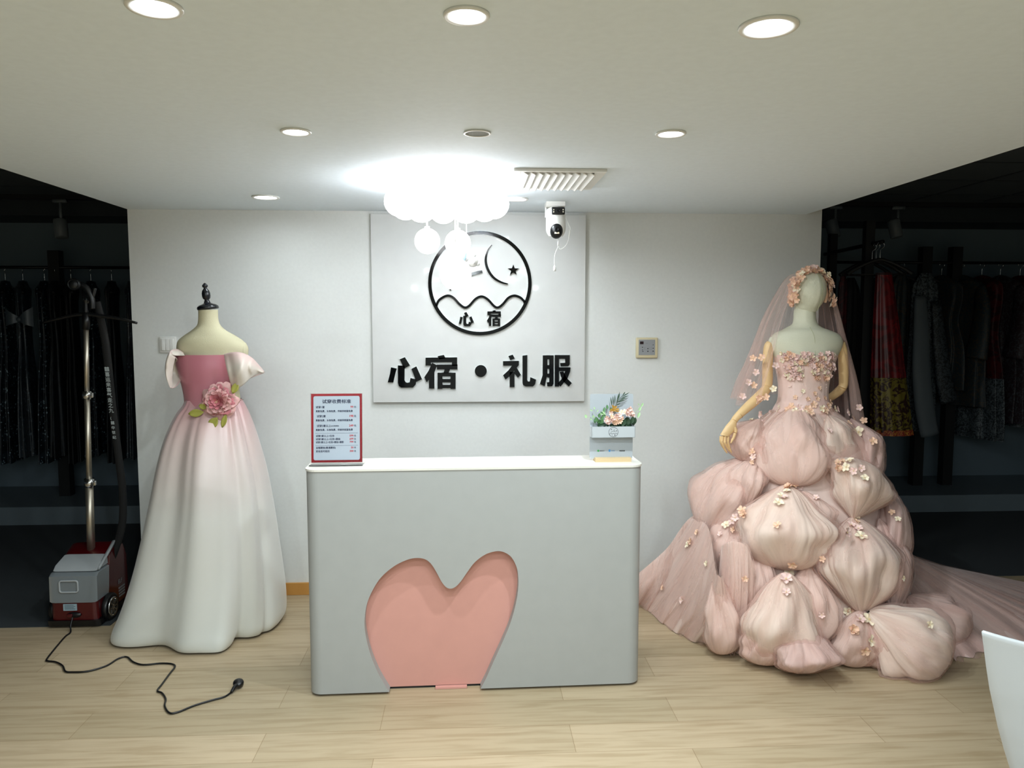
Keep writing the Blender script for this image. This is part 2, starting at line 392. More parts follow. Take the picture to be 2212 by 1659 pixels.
# ------------------------------------------------------------------ cloud chandelier
cc = PY(966, 415, 3.55); CX, CY = cc.x, 3.55
t = empty('cloud_chandelier', (CX, CY, CEIL), 'big lit white cloud-shaped ceiling lamp of clustered balls with hanging globes', 'chandelier')
G().lathe([(.10, 0), (.16, 0), (.16, -.03), (.10, -.03)], (CX, CY, CEIL), n=40).make('canopy', m_white, t)
g = G(); nb = 12; R0 = .215
for k in range(nb):
    a = 2*PI*k/nb+.12; rr = .066 if k % 2 else .072
    g.ball((CX+R0*math.cos(a), CY+R0*math.sin(a), CEIL-.095-(.006 if k % 2 else 0)), rr, n=24, sc=(1, 1, .95))
for k in range(6):
    a = 2*PI*k/6; g.ball((CX+.11*math.cos(a), CY+.11*math.sin(a), CEIL-.085), .09, n=20, sc=(1, 1, .8))
g.ball((CX, CY, CEIL-.09), .1, n=20, sc=(1, 1, .8))
g.make('cloud_shade', m_cloud, t)
GL = []
for (px, py, rpx, Y, rodtop) in [(923, 521, 27, 3.55, 455), (989, 525, 27.5, 3.62, 452), (984, 592, 34, 3.35, 452)]:
    c = PY(px, py, Y); r = rpx*M2(Y); zt = CEIL-.14
    G().tube([(c.x, c.y, zt), (c.x, c.y, c.z+r*.95)], .0032, n=8, sub=1).make('rod', m_white, t)
    gg = G().ball(c, r, n=32).make('globe', m_globe, t)
    G().lathe([(.012, r*.95), (.012, r*1.12), (.006, r*1.16)], c, n=16).make('globe_cap', m_white, t)
    GL.append(c)
# little white bear hanging between the globes
bc = PY(1008, 556, 3.5); q = M2(3.5)
br = empty('bear_ornament', bc, 'little white bear ornament hanging between the lit globes', 'ornament')
G().ball(bc+Vector((-6*q, 0, -1*q)), 10*q, sc=(1.3, .9, .9)).ball(bc+Vector((-18*q, -.01, -3*q)), 5*q, sc=(1.5, .8, .8)).ball(bc+Vector((-14*q, -.015, -10*q)), 4.5*q, sc=(1, .8, 1.3)).ball(bc+Vector((4*q, -.01, -13*q)), 4*q, sc=(.7, .7, 1.5)).make('body', m_porc, br)
G().ball(bc+Vector((13*q, 0, -9*q)), 11.5*q, n=24).ball(bc+Vector((14*q, -10*q, -12*q)), 4.5*q).make('head', m_porc, br)
for dx, dz in ((24, -14), (16, 5)): G().ball(bc+Vector((dx*q, 0, dz*q)), 4.2*q).make('ear', m_porc, br)
G().tube([bc+Vector((-2*q, -.028, 8*q)), bc+Vector((-5*q, -.034, -2*q)), bc+Vector((-8*q, -.03, -10*q))], .007, n=8, flat=.4).make('scarf', mat('blue_satin', '#7fa6c8', .4), br)
G().tube([bc+Vector((0, 0, 8*q)), Vector((bc.x, bc.y, CEIL-.13))], .0015, n=6, sub=1).make('cord', m_white, br)

# ------------------------------------------------------------------ logo board
BY = WALLY-.03          # front face of the board
def cp(x, y): return (x/3.0164+780, y/3.0164+330)      # crop picture -> photo pixels
bl = [PY(800, 463, BY), PY(1265, 463, BY), PY(1264, 866, BY), PY(806, 871, BY)]
bx0, bx1 = (bl[0].x+bl[3].x)/2, (bl[1].x+bl[2].x)/2; bz1, bz0 = min(CEIL-.005, (bl[0].z+bl[1].z)/2), (bl[2].z+bl[3].z)/2
autosmooth(tag(G().box((bx0, BY, bz0), (bx1, WALLY, bz1), bev=.003).make('sign_board', m_board, origin=((bx0+bx1)/2, WALLY, bz0)),
    'large glossy white square sign board on the wall behind the reception desk', 'sign board'))
LT = .014
def letter(name, polys, label, group=None, cat='letter'):
    W = [[PY(*cp(*p), BY-LT) for p in pl] for pl in polys]
    o = W[0][0]; g = G()
    for pl in W: g.prism([Vector((p.x, BY-.006, p.z)) for p in pl], (0, -1, 0), LT-.006)
    e = empty(name, Vector((o.x, BY, o.z)), label, cat, group)
    bmm = flat(g.make('black_face', m_acryl, e))
    g2 = G()
    for pl in W:
        c = sum(pl, Vector())/len(pl); area = 0; q = []
        k = len(pl)
        for i in range(k): area += pl[i].x*pl[(i+1) % k].z-pl[(i+1) % k].x*pl[i].z
        sg = 1 if area > 0 else -1
        for i in range(k):
            a, b, d = pl[i-1], pl[i], pl[(i+1) % k]
            n1 = Vector((b.z-a.z, 0, -(b.x-a.x))).normalized()*sg; n2 = Vector((d.z-b.z, 0, -(d.x-b.x))).normalized()*sg
            n = (n1+n2); n = n.normalized() if n.length > .3 else n1
            q.append(Vector((b.x, BY, b.z))+n*.0035)
        g2.prism(q, (0, -1, 0), .006)
    flat(g2.make('clear_backing', m_clear, e)); return e
def rect(x0, y0, x1, y1): return [(x0, y0), (x1, y0), (x1, y1), (x0, y1)]
XIN = [[(195, 1398), (232, 1406), (224, 1435), (210, 1496), (174, 1495), (188, 1440)],
       [(240, 1385), (284, 1388), (283, 1482), (290, 1495), (300, 1499), (316, 1496), (322, 1468), (361, 1478), (356, 1510), (338, 1529), (262, 1530), (246, 1520), (240, 1500)],
       [(252, 1345), (285, 1332), (318, 1385), (280, 1406)], [(328, 1408), (360, 1392), (397, 1475), (360, 1492)]]
SU = [[(500, 1325), (540, 1317), (549, 1340), (510, 1346)],
      [(420, 1335), (626, 1333), (626, 1388), (592, 1388), (592, 1364), (455, 1365), (455, 1386), (420, 1386)],
      [(462, 1368), (495, 1384), (478, 1430), (478, 1536), (442, 1536), (442, 1478), (427, 1496), (412, 1462), (440, 1420)],
      rect(494, 1380, 628, 1411), [(545, 1410), (580, 1410), (570, 1436), (536, 1436)],
      rect(498, 1433, 530, 1538), rect(583, 1433, 616, 1538), rect(530, 1433, 583, 1456), rect(530, 1474, 583, 1495), rect(530, 1512, 583, 1533)]
LI = [[(960, 1325), (988, 1315), (1001, 1340), (972, 1351)], [(925, 1358), (1028, 1356), (1028, 1384), (1004, 1412), (966, 1457), (941, 1478), (925, 1450), (960, 1418), (984, 1386), (925, 1387)],
      rect(968, 1428, 1000, 1526), [(1001, 1412), (1016, 1403), (1041, 1446), (1022, 1466), (1001, 1440)],
      [(1052, 1322), (1083, 1318), (1082, 1480), (1088, 1491), (1100, 1490), (1103, 1462), (1140, 1478), (1134, 1508), (1120, 1522), (1072, 1522), (1056, 1514), (1052, 1500)]]
FU = [[(1184, 1320), (1214, 1320), (1214, 1440), (1197, 1521), (1165, 1506), (1183, 1450)], rect(1214, 1320, 1226, 1345), rect(1214, 1384, 1226, 1407), rect(1214, 1440, 1226, 1463),
      [(1226, 1320), (1254, 1320), (1254, 1505), (1246, 1521), (1214, 1522), (1210, 1496), (1226, 1494)],
      rect(1262, 1318, 1290, 1523), rect(1290, 1318, 1360, 1342), [(1330, 1342), (1360, 1342), (1360, 1378), (1350, 1390), (1300, 1391), (1297, 1370), (1330, 1368)],
      [(1290, 1398), (1365, 1398), (1362, 1428), (1345, 1470), (1300, 1523), (1280, 1505), (1318, 1462), (1330, 1422), (1290, 1422)],
      [(1294, 1428), (1318, 1425), (1340, 1468), (1373, 1500), (1354, 1523), (1318, 1490), (1302, 1458)]]
def fit(polys, src, dst):
    return [[(dst[0]+(x-src[0])/(src[2]-src[0])*(dst[2]-dst[0]), dst[1]+(y-src[1])/(src[3]-src[1])*(dst[3]-dst[1])) for x, y in p] for p in polys]
letter('letter_heart_character', XIN, 'large black raised character 心, leftmost of the big lettering on the board')
letter('letter_lodge_character', SU, 'large black raised character 宿 left of the black dot')
letter('letter_gift_character', LI, 'large black raised character 礼 right of the black dot')
letter('letter_clothes_character', FU, 'large black raised character 服 at the right end of the lettering')
letter('letter_dot', [[(780+39*math.cos(2*PI*k/36), 1422+39*math.sin(2*PI*k/36)) for k in range(36)]], 'large black raised round dot in the middle of the lettering', cat='letter')
letter('letter_heart_character', fit(XIN, (172, 1332, 397, 1530), (636, 1037, 735, 1130)), 'small black raised character 心, left one at the bottom of the circle logo')
letter('letter_lodge_character', fit(SU, (412, 1317, 628, 1538), (820, 1025, 911, 1129)), 'small black raised character 宿, right one at the bottom of the circle logo')
def stroke(pts, w, n=6):
    P, W = smooth([Vector((x, y, 0)) for x, y in pts], [w]*len(pts) if not isinstance(w, list) else w, n)
    L_, R_ = [], []
    for i, p in enumerate(P):
        a = P[max(i-1, 0)]; b = P[min(i+1, len(P)-1)]; d = (b-a).normalized(); nn = Vector((-d.y, d.x, 0))*W[i]/2
        L_.append((p+nn)[:2]); R_.append((p-nn)[:2])
    return [[L_[i], L_[i+1], R_[i+1], R_[i]] for i in range(len(P)-1)]
def band(name, polys, label, cat='emblem'):
    """continuous strip built from quads: one body, no gaps"""
    e = None; gf = G(); gb = G()
    for pl in polys:
        w = [PY(*cp(*p), BY-LT) for p in pl]
        if e is None: e = empty(name, Vector((w[0].x, BY, w[0].z)), label, cat)
        gf.prism([Vector((p.x, BY-.006, p.z)) for p in w], (0, -1, 0), LT-.006)
        c = [Vector((p.x, BY, p.z)) for p in w]; ex = [(c[3]-c[0]).normalized()*.003, (c[2]-c[1]).normalized()*.003]
        gb.prism([c[0]-ex[0], c[1]-ex[1], c[2]+ex[1], c[3]+ex[0]], (0, -1, 0), .006)
    flat(gf.make('black_face', m_acryl, e)); flat(gb.make('clear_backing', m_clear, e)); return e
N = 96; ringp = []
for k in range(N):
    a, b = 2*PI*k/N, 2*PI*(k+1)/N
    ringp.append([(774+337*math.cos(a), 849+340*math.sin(a)), (774+337*math.cos(b), 849+340*math.sin(b)), (774+315*math.cos(b), 849+318*math.sin(b)), (774+315*math.cos(a), 849+318*math.sin(a))])
band('logo_ring', ringp, 'black raised ring of the round logo on the sign board')
band('logo_wave', stroke([(490, 998), (510, 958), (560, 931), (600, 943), (640, 985), (675, 1008), (705, 996), (745, 953), (785, 936), (825, 955), (868, 1000), (895, 1007), (925, 985), (960, 945), (1000, 931), (1040, 945), (1068, 975)], 15, 5), 'black wavy line across the lower part of the round logo')
band('logo_moon', stroke([(852, 600), (825, 640), (812, 700), (826, 760), (862, 812), (910, 842), (956, 855)], [6, 11, 15, 17, 16, 12, 7]), 'black crescent moon line in the upper right of the round logo')
band('logo_arc', stroke([(580, 895), (600, 862), (650, 822), (710, 795), (760, 780), (790, 774)], [10, 14, 17, 20, 20, 16]), 'black short arc in the round logo, mostly hidden behind the lowest globe')
def star(cx, cy, r): return [(cx+(r if k % 2 == 0 else r*.42)*math.sin(k*PI/5), cy-(r if k % 2 == 0 else r*.42)*math.cos(k*PI/5)) for k in range(10)]
letter('logo_star', [star(992, 765, 37)], 'black five-pointed star right of the crescent in the round logo', cat='emblem')

# ------------------------------------------------------------------ security camera
CY_ = 4.12; u = M2(CY_)
p0 = PY(1200, 480, CY_)
t = empty('security_camera', (p0.x, CY_, CEIL), 'white security camera with two black lenses hanging from the ceiling by the sign board', 'security camera')
def s3(px, py, dy=0): p = PY(px, py, CY_); return Vector((p.x, CY_+dy, p.z))
a = s3(1179, 438); b = s3(1220, 447)
G().box((a.x, CY_-.03, b.z), (b.x, CY_+.07, CEIL-.0005), bev=.002).box((a.x, CY_+.02, s3(0, 459).z), (a.x+.006, CY_+.06, b.z)).make('bracket', m_white, t)
rows = [(PY(px, 0, CY_), 0) for px in ()]
prof = [(447, 12), (451, 18), (455, 20), (475, 21), (495, 21), (503, 19), (510, 15)]
g = G(); rws = [(s3(1201, y).x, CY_+.01, s3(1201, y).z, r*u, r*u*.9) for y, r in prof]
loft(g, rws, n=36, m=24, capt=True, capb=True); autosmooth(g.make('housing', m_white, t))
a = s3(1190, 450); b = s3(1218, 466)
autosmooth(G().box((a.x, CY_-.052, b.z), (b.x, CY_-.03, a.z), bev=.005).make('lens_panel', m_black, t))
G().lathe([(.009, 0), (.009, .004), (.006, .005), (.005, .002)], s3(1204, 458)+Vector((0, -.051, 0)), (0, -1, 0), n=24).make('lens', m_bronze, t)
m_led = mat('cream_led', '#f3ead2', .3)
for x, y in ((1194, 456), (1194, 460.5), (1214, 456), (1214, 460.5)): G().ball(s3(x, y)+Vector((0, -.0515, 0)), .0035, n=12, sc=(1, .5, 1)).make('led', m_led, t)
c = s3(1201, 498); G().ball(c+Vector((0, -.012, 0)), 14.5*u, n=32, sc=(1, 1, 1.25)).make('dome', m_black, t)
G().lathe([(.013, 0), (.013, .006), (.009, .008), (.006, .004)], c+Vector((0, -.045, .001)), (0, -1, 0), n=28).make('lens', m_bronze, t)
G().box(s3(1196, 503)+Vector((0, -.046, 0)), s3(1206, 507)+Vector((0, -.04, 0)), bev=.001).make('led_strip', m_led, t)
G().tube([s3(1222, 470), s3(1228, 484), s3(1232, 495), s3(1229, 515), s3(1222, 531), s3(1212, 538), s3(1207, 534), s3(1206, 517)], .0017, n=8).make('cable', m_white, t)
G().tube([s3(1206, 515), s3(1205.5, 532), s3(1200, 545), s3(1197.5, 560), s3(1198, 573)], .0019, n=8).make('cable', m_white, t)
G().tube([s3(1206, 520), s3(1205.5, 531)], .0042, n=10, sub=1).tube([s3(1231, 497), s3(1229, 515)], .0035, n=10, sub=1).make('cable_sleeve', m_white, t)
G().tube([s3(1198, 573), s3(1198, 577), s3(1198, 586)], [.003, .0075, .007], n=12, sub=1).make('network_socket', m_white, t)

# ------------------------------------------------------------------ wall switch and control panel
a = PY(345, 727, WALLY); b = PY(382, 762, WALLY); w = b.z; x0 = a.x; x1 = a.x+(a.z-b.z)
t = empty('light_switch', ((x0+x1)/2, WALLY, b.z), 'white three-gang light switch on the wall behind the headless bust', 'switch')
autosmooth(G().box((x0, WALLY-.01, b.z), (x1, WALLY, a.z), bev=.003).make('plate', m_white, t))
for k in range(3):
    xa = lerp(x0+.013, x1-.013, k/3); xb = lerp(x0+.013, x1-.013, (k+1)/3)
    autosmooth(G().box((xa+.0005, WALLY-.016, b.z+.013), (xb-.0005, WALLY-.009, a.z-.013), bev=.0012).make('rocker', m_white, t))
a = PY(1373, 729, WALLY); b = PY(1419, 773, WALLY)
t = empty('control_panel', ((a.x+b.x)/2, WALLY, b.z), 'square control panel with cream frame and grey face on the wall right of the board', 'control panel')
m_creamf = mat('cream_plastic', '#cfc3a0', .5)
autosmooth(G().box((a.x, WALLY-.022, b.z), (b.x, WALLY, a.z), bev=.006).make('frame', m_creamf, t))
pw = b.x-a.x; ph = a.z-b.z
def pp(x, y): return Vector((a.x+(x-310)/(1390-310)*pw, WALLY-.0245, a.z-(y-180)/(1270-180)*ph))
g = G().box(pp(430, 290)+Vector((0, .004, 0)), pp(1240, 1110)); flat(g.make('face_plate', mat('grey_face', '#8e9092', .4), t))
flat(G().box(pp(485, 385)+Vector((0, -.001, 0)), pp(662, 530)).make('display', mat('dark_display', '#22090f', .2), t))
for x, y, r in ((1148, 570, .003), (615, 695, .0035), (620, 835, .003), (635, 915, .0035), (885, 765, .0038), (1148, 750, .0038), (885, 912, .0042), (1148, 903, .0042)):
    G().ball(pp(x, y), r, n=12, sc=(1.1, .4, .7)).make('button', m_black, t)
g = G()
for x0_, y0_, x1_, y1_ in ((715, 690, 800, 696), (715, 690, 722, 820), (715, 816, 800, 822), (975, 680, 982, 820), (975, 816, 1060, 822), (1056, 680, 1062, 820), (785, 478, 880, 486)):
    g.box(pp(x0_, y0_)+Vector((0, -.0003, 0)), pp(x1_, y1_))
flat(g.make('printed_lines', mat('printed_grey', '#5b5d5e', .6), t))

# ------------------------------------------------------------------ reception desk
DL = PZ(668, 1503, .008); DR = PZ(1383, 1477, .008)
ang = math.atan2(DR.y-DL.y, DR.x-DL.x); DX = Vector((math.cos(ang), math.sin(ang), 0)); DN = Vector((-math.sin(ang), math.cos(ang), 0))
DW = (DR-DL).length
def desk_ray(px, py, off=0):   # photo pixel -> (s along desk, z) on its front plane
    d = ray(px, py); o = DL+DN*off; t_ = (o-EYE).dot(DN)/d.dot(DN); p = EYE+d*t_; return ((p-DL).dot(DX), p.z)
DH = (desk_ray(656, 1016)[1]+desk_ray(1388, 1004)[1])/2
def D(s, n, z): return DL+DX*s+DN*n+Vector((0, 0, z-DL.z))
DESK = empty('reception_desk', (DL.x+DX.x*DW/2, DL.y+DX.y*DW/2, 0), 'white rounded reception desk with a pink heart shaped recess in its front', 'desk')
HEART = [(570, 990), (545, 940), (500, 860), (455, 750), (427, 640), (418, 550), (430, 450), (465, 360), (520, 275), (600, 207), (680, 168), (740, 157), (792, 166), (830, 198), (862, 250), (890, 302), (917, 335), (945, 345), (975, 334), (1010, 298), (1050, 240), (1092, 185), (1150, 140), (1210, 118), (1262, 118), (1312, 146), (1345, 200), (1359, 262), (1359, 350), (1342, 450), (1310, 560), (1260, 680), (1205, 800), (1165, 890), (1130, 975)]
hp = [desk_ray(x/2.836+640, y/2.836+1150) for x, y in HEART]
hs, _ = smooth([Vector((s, z, 0)) for s, z in hp[1:-1]], [1]*(len(hp)-2), 4)
hs = [(v.x, v.y) for v in hs]; hs = [(hp[0][0], .012)]+hs+[(hp[-1][0], .012)]
hmin = min(p[0] for p in hs)-.06; hmax = max(p[0] for p in hs)+.06
RCN = .055; TT = .007; PT = .018
# front panel as quad strips around the recess (left side, right side, above)
outline = [(RCN, .012)]+hs+[(DW-RCN, .012), (DW-RCN, DH-TT), (RCN, DH-TT)]
bm = bmesh.new(); vs = [bm.verts.new(D(s, 0, z)) for s, z in outline]
for tr_ in tessellate_polygon([[Vector((s, z, 0)) for s, z in outline]]): bm.faces.new([vs[i] for i in tr_])
ex = bmesh.ops.extrude_face_region(bm, geom=bm.faces[:])
for v in ex['geom']:
    if isinstance(v, bmesh.types.BMVert): v.co += DN*PT
bmesh.ops.recalc_face_normals(bm, faces=bm.faces[:]); bm.verts.index_update()
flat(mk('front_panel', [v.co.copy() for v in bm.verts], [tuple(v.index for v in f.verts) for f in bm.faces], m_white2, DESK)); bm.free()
def corner(s0, sgn):
    g = G()
    def fn(u_, v_):
        if u_ < .6: a_ = PI/2*u_/.6; s_ = s0+sgn*RCN*math.sin(a_); n_ = RCN-RCN*math.cos(a_)
        else: s_ = s0+sgn*RCN; n_ = RCN+(u_-.6)/.4*(.42-RCN)
        return D(s_, n_, lerp(.012, DH-TT, v_))
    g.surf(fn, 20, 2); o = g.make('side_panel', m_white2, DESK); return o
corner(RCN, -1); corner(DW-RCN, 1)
flat(G().prism([D(hmin, .052, .010), D(hmax, .052, .010), D(hmax, .052, DH-.2), D(hmin, .052, DH-.2)], DN, .012).make('recess_panel', m_pinkpanel, DESK, label='salmon pink panel inside the heart'))
flat(G().prism([D(lerp(hp[0][0], hp[-1][0], .5), .03, .001), D(lerp(hp[0][0], hp[-1][0], .85), .03, .001), D(lerp(hp[0][0], hp[-1][0], .85), .03, .009), D(lerp(hp[0][0], hp[-1][0], .5), .03, .009)], DN, .021).make('threshold_strip', m_pinkpanel, DESK))
flat(G().prism([D(.03, .054, 0), D(DW-.03, .054, 0), D(DW-.03, .054, .0115), D(.03, .054, .0115)], DN, .38).make('plinth', m_blacksoft, DESK))
# inner reveal of the heart
g = G(); 
for (s0, z0), (s1, z1) in zip(hs, hs[1:]):
    g.add([D(s0, PT-.002, z0), D(s1, PT-.002, z1), D(s1, .053, z1), D(s0, .053, z0)], [(0, 1, 2, 3)])
g.make('recess_edge', m_white2, DESK)
# counter top: front ledge with side wings
def rnd(s0, n0, r, a0, a1, k=8): return [(s0+r*math.cos(lerp(a0, a1, i/k)), n0+r*math.sin(lerp(a0, a1, i/k))) for i in range(k+1)]
o_ = -.004; top = rnd(RCN, RCN, RCN-o_, PI, 1.5*PI)+rnd(DW-RCN, RCN, RCN-o_, 1.5*PI, 2*PI)+[(DW-o_, .43), (DW-.10, .43), (DW-.13, .26), (.13, .26), (.10, .43), (o_, .43)]
bm = bmesh.new(); vs = [bm.verts.new(D(s, n, DH)) for s, n in top]; 
for tr_ in tessellate_polygon([[Vector((s, n, 0)) for s, n in top]]): bm.faces.new([vs[i] for i in tr_])
ex = bmesh.ops.extrude_face_region(bm, geom=bm.faces[:])
for v in ex['geom']:
    if isinstance(v, bmesh.types.BMVert): v.co.z -= TT+.002
bmesh.ops.recalc_face_normals(bm, faces=bm.faces[:]); bm.verts.index_update()
flat(mk('counter_top', [v.co.copy() for v in bm.verts], [tuple(v.index for v in f.verts) for f in bm.faces], m_whitetop, DESK)); bm.free()
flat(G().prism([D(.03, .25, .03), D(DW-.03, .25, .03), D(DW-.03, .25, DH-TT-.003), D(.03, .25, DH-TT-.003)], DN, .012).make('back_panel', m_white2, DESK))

# ------------------------------------------------------------------ price sign on the desk
def desk_sign_frame(pl, pr, pyb, n):
    """pixel columns, pixel bottom -> origin, right, up of an upright sheet at depth n on the desk"""
    d = [ray(x, pyb) for x in (pl, pr)]; P = []
    for x in (pl, pr):
        r_ = ray(x, pyb); o = DL+DN*n; t_ = (o-EYE).dot(DN)/r_.dot(DN); P.append(EYE+r_*t_)
    P[0].z = P[1].z = DH; return P
P = desk_sign_frame(672.5, 782.5, 1004, .10); A_, B_ = P; RT = (B_-A_).normalized(); SWD = (B_-A_).length; UPV = (Vector((0, 0, 1))+DN*.10).normalized(); NF = -RT.cross(Vector((0, 0, 1))).normalized()
NF = RT.cross(UPV).normalized()      # towards the camera
t = empty('price_sign', (A_+B_)/2, 'upright price list in a red bordered acrylic stand at the left end of the desk', 'sign')
SH = SWD*1.37
def sp(x, y, d=0): return A_+RT*x*SWD+UPV*(.012+y*SH)+NF*d
flat(G().prism([sp(0, 0), sp(1, 0), sp(1, 1), sp(0, 1)], -NF, .004).make('sheet', mat('printed_red_border', '#a11f28', .25), t))
def rrect(x0, y0, x1, y1, r, k=6):
    q = []
    for cx_, cy_, a0 in ((x1-r, y1-r, 0), (x0+r, y1-r, PI/2), (x0+r, y0+r, PI), (x1-r, y0+r, 1.5*PI)):
        q += [(cx_+r*math.cos(a0+PI/2*i/k), cy_+r*math.sin(a0+PI/2*i/k)) for i in range(k+1)]
    return q
flat(G().prism([sp(x, y, 0) for x, y in rrect(.045, .035, .955, .965, .03)], NF, .0006).make('printed_page', mat('pale_blue_paper', '#a5afba', .35), t))
flat(G().prism([sp(-.02, 0)+UPV*-.012+NF*.03, sp(1.02, 0)+UPV*-.012+NF*.03, sp(1.02, 0)+UPV*-.0115-NF*.04, sp(-.02, 0)+UPV*-.0115-NF*.04], (0, 0, 1), .004).prism([sp(-.01, -.0)-UPV*.008, sp(1.01, 0)-UPV*.008, sp(1.01, 1.01), sp(-.01, 1.01)], -NF, .0055).make('acrylic_stand', mat('clear_acrylic', '#ffffff', .05, trans=.95, spec=.5), t))
gd = G(); gr = G()
def ln(gx, s, x, y, sz, bold=.012, align='LEFT', sq=1): text_geo(gx, s, sz*SH, sp(x, y, .0012), RT, UPV, .0002, bold, align, squeeze=sq)
ln(gd, '试穿收费标准', .5, .865, .062, .02, 'CENTER', 1.12)
# rows: (baseline y, text, red number, size)
R_ = [(.792, '试穿1套', '99', .037, .09), (.733, '男款免费，头饰免费，伴娘伴郎服免费', None, .034, .09), (.660, '试穿2套', '198', .037, .11), (.600, '男款免费，头饰免费，伴娘伴郎服免费', None, .034, .09),
      (.520, '试穿3套以上', '249', .037, .11), (.462, '男款免费，头饰免费，伴娘伴郎服免费', None, .034, .09), (.375, '试穿3套以上+化妆', '599', .033, .09), (.328, '试穿3套以上+化妆+跟拍', '699', .033, .09),
      (.283, '试穿3套以上+化妆+跟拍+摄影', '799', .033, .09), (.203, '全程跟拍(普通跟拍)', '50', .033, .09), (.152, '定妆后可抵扣', '350', .033, .09)]
for y, s_, r_, z_, x_ in R_:
    ln(gd, s_, x_, y, z_, .018, sq=.92 if len(s_) > 14 else 1.0)
    if r_: ln(gr, r_, .83, y, z_*1.15, .02, 'RIGHT'); ln(gd, '元', .84, y, z_*.9, .018)
ln(gd, '(含试婚拿套)', .385, .523, .021, .014)
for y in (.425, .245): gd.prism([sp(.08, y, .0008), sp(.92, y, .0008), sp(.92, y+.0025, .0008), sp(.08, y+.0025, .0008)], NF, .0003)
flat(gd.make('navy_lettering', mat('navy_print', '#101c3c', .5), t)); flat(gr.make('red_lettering', mat('red_print', '#b32028', .5), t))

# ------------------------------------------------------------------ payment sign with flower trough
P = desk_sign_frame(1273.5, 1366, 1003, .11); A_, B_ = P; RT = (B_-A_).normalized(); SWD = (B_-A_).length; UPV = Vector((0, 0, 1)); NF = RT.cross(UPV).normalized()
SH = SWD*1.49; t = empty('payment_sign', (A_+B_)/2, 'pale acrylic payment sign with flower trough and wooden foot on the desk', 'sign')
m_ps = mat('pale_grey_acrylic', '#a9b0b6', .12)
flat(G().prism([sp(x, y) for x, y in rrect(0, 0, 1, 1, .03)], -NF, .003).make('back_sheet', m_ps, t))
def obox(x0, y0, x1, y1, d0, d1): return [sp(x0, y0, d0), sp(x1, y0, d0), sp(x1, y1, d0), sp(x0, y1, d0)], d1-d0
pl, dd = obox(.11, -.052, .94, .02, -.03, .03); flat(G().prism(pl, NF, dd).make('wooden_foot', mat('beech', '#cbb289', .5, bump=(40, .2)), t))
TD = .045
pl, dd = obox(.0, .345, 1.0, .515, TD-.002, TD); flat(G().prism(pl, NF, dd).prism(*[obox(0, .345, 1, .35, 0, TD)[0], NF, TD]).prism(*[obox(0, .345, .01, .515, 0, TD)[0], NF, TD]).prism(*[obox(.99, .345, 1, .515, 0, TD)[0], NF, TD]).make('trough', mat('white_acrylic', '#b4babe', .12), t))
gl_ = G(); cxl, cyl = .5, .432
def cpt(dx, dy, d=TD+.0008): return sp(cxl+dx, cyl+dy/1.49, d)
def ringseg(pts, w):
    for a_, b_ in zip(pts, pts[1:]):
        dx, dy = b_[0]-a_[0], b_[1]-a_[1]; l_ = math.hypot(dx, dy) or 1; nx, ny = -dy/l_*w/2, dx/l_*w/2
        gl_.prism([cpt(a_[0]-nx, a_[1]-ny), cpt(b_[0]-nx, b_[1]-ny), cpt(b_[0]+nx, b_[1]+ny), cpt(a_[0]+nx, a_[1]+ny)], NF, .0002)
rr_ = .108
ringseg([(rr_*math.cos(2*PI*k/40), rr_*math.sin(2*PI*k/40)) for k in range(41)], .006)
ringseg([(-.092+.0115*k, -.045+.018*abs(math.sin((k)*PI/5.33))) for k in range(17)], .005)
ringseg([(.02+.005*math.cos(a_)*0, 0) for a_ in ()] or [(.015, .07), (.012, .045), (.022, .02), (.045, .005)], .005)
ringseg([(-.065, -.01), (-.04, .012), (-.01, .024), (.012, .026)], .004)
for sx_, sy_, sr_ in ((-.045, .06, .010), (.068, .026, .010), (.035, -.072, .012), (-.03, -.072, .007)):
    gl_.prism([cpt(sx_+sr_*math.cos(a_*PI/4), sy_+sr_*math.sin(a_*PI/4)) for a_ in range(8)], NF, .0002)
flat(gl_.make('round_logo', m_blacksoft, t))
g = G(); g.prism([sp(.20+.025*math.cos(a_*PI/8), .12+.025/1.49*math.sin(a_*PI/8), 0) for a_ in range(16)], NF, .0006); flat(g.make('green_icon', mat('green_print', '#3f9a52', .5), t))
g = G(); g.prism([sp(x, y) for x, y in rrect(.44, .103, .482, .136, .006)], NF, .0006); flat(g.make('blue_icon', mat('blue_print', '#3f86c0', .5), t))
gd = G(); ln(gd, '微信支付', .235, .112, .018, .012); gb_ = G(); ln(gb_, '支付宝', .50, .112, .018, .012); ln(gd, '美团收款', .69, .107, .022, .02)
flat(gd.make('dark_lettering', m_blacksoft, t)); flat(gb_.make('blue_lettering', MATS['blue_print'], t))
SIGN2 = (A_.copy(), RT.copy(), NF.copy(), SWD, SH); sp2 = lambda x, y, d=0, A=A_, R=RT, W=SWD, Hh=SH, N_=NF: A+R*x*W+Vector((0, 0, .012+y*Hh))+N_*d

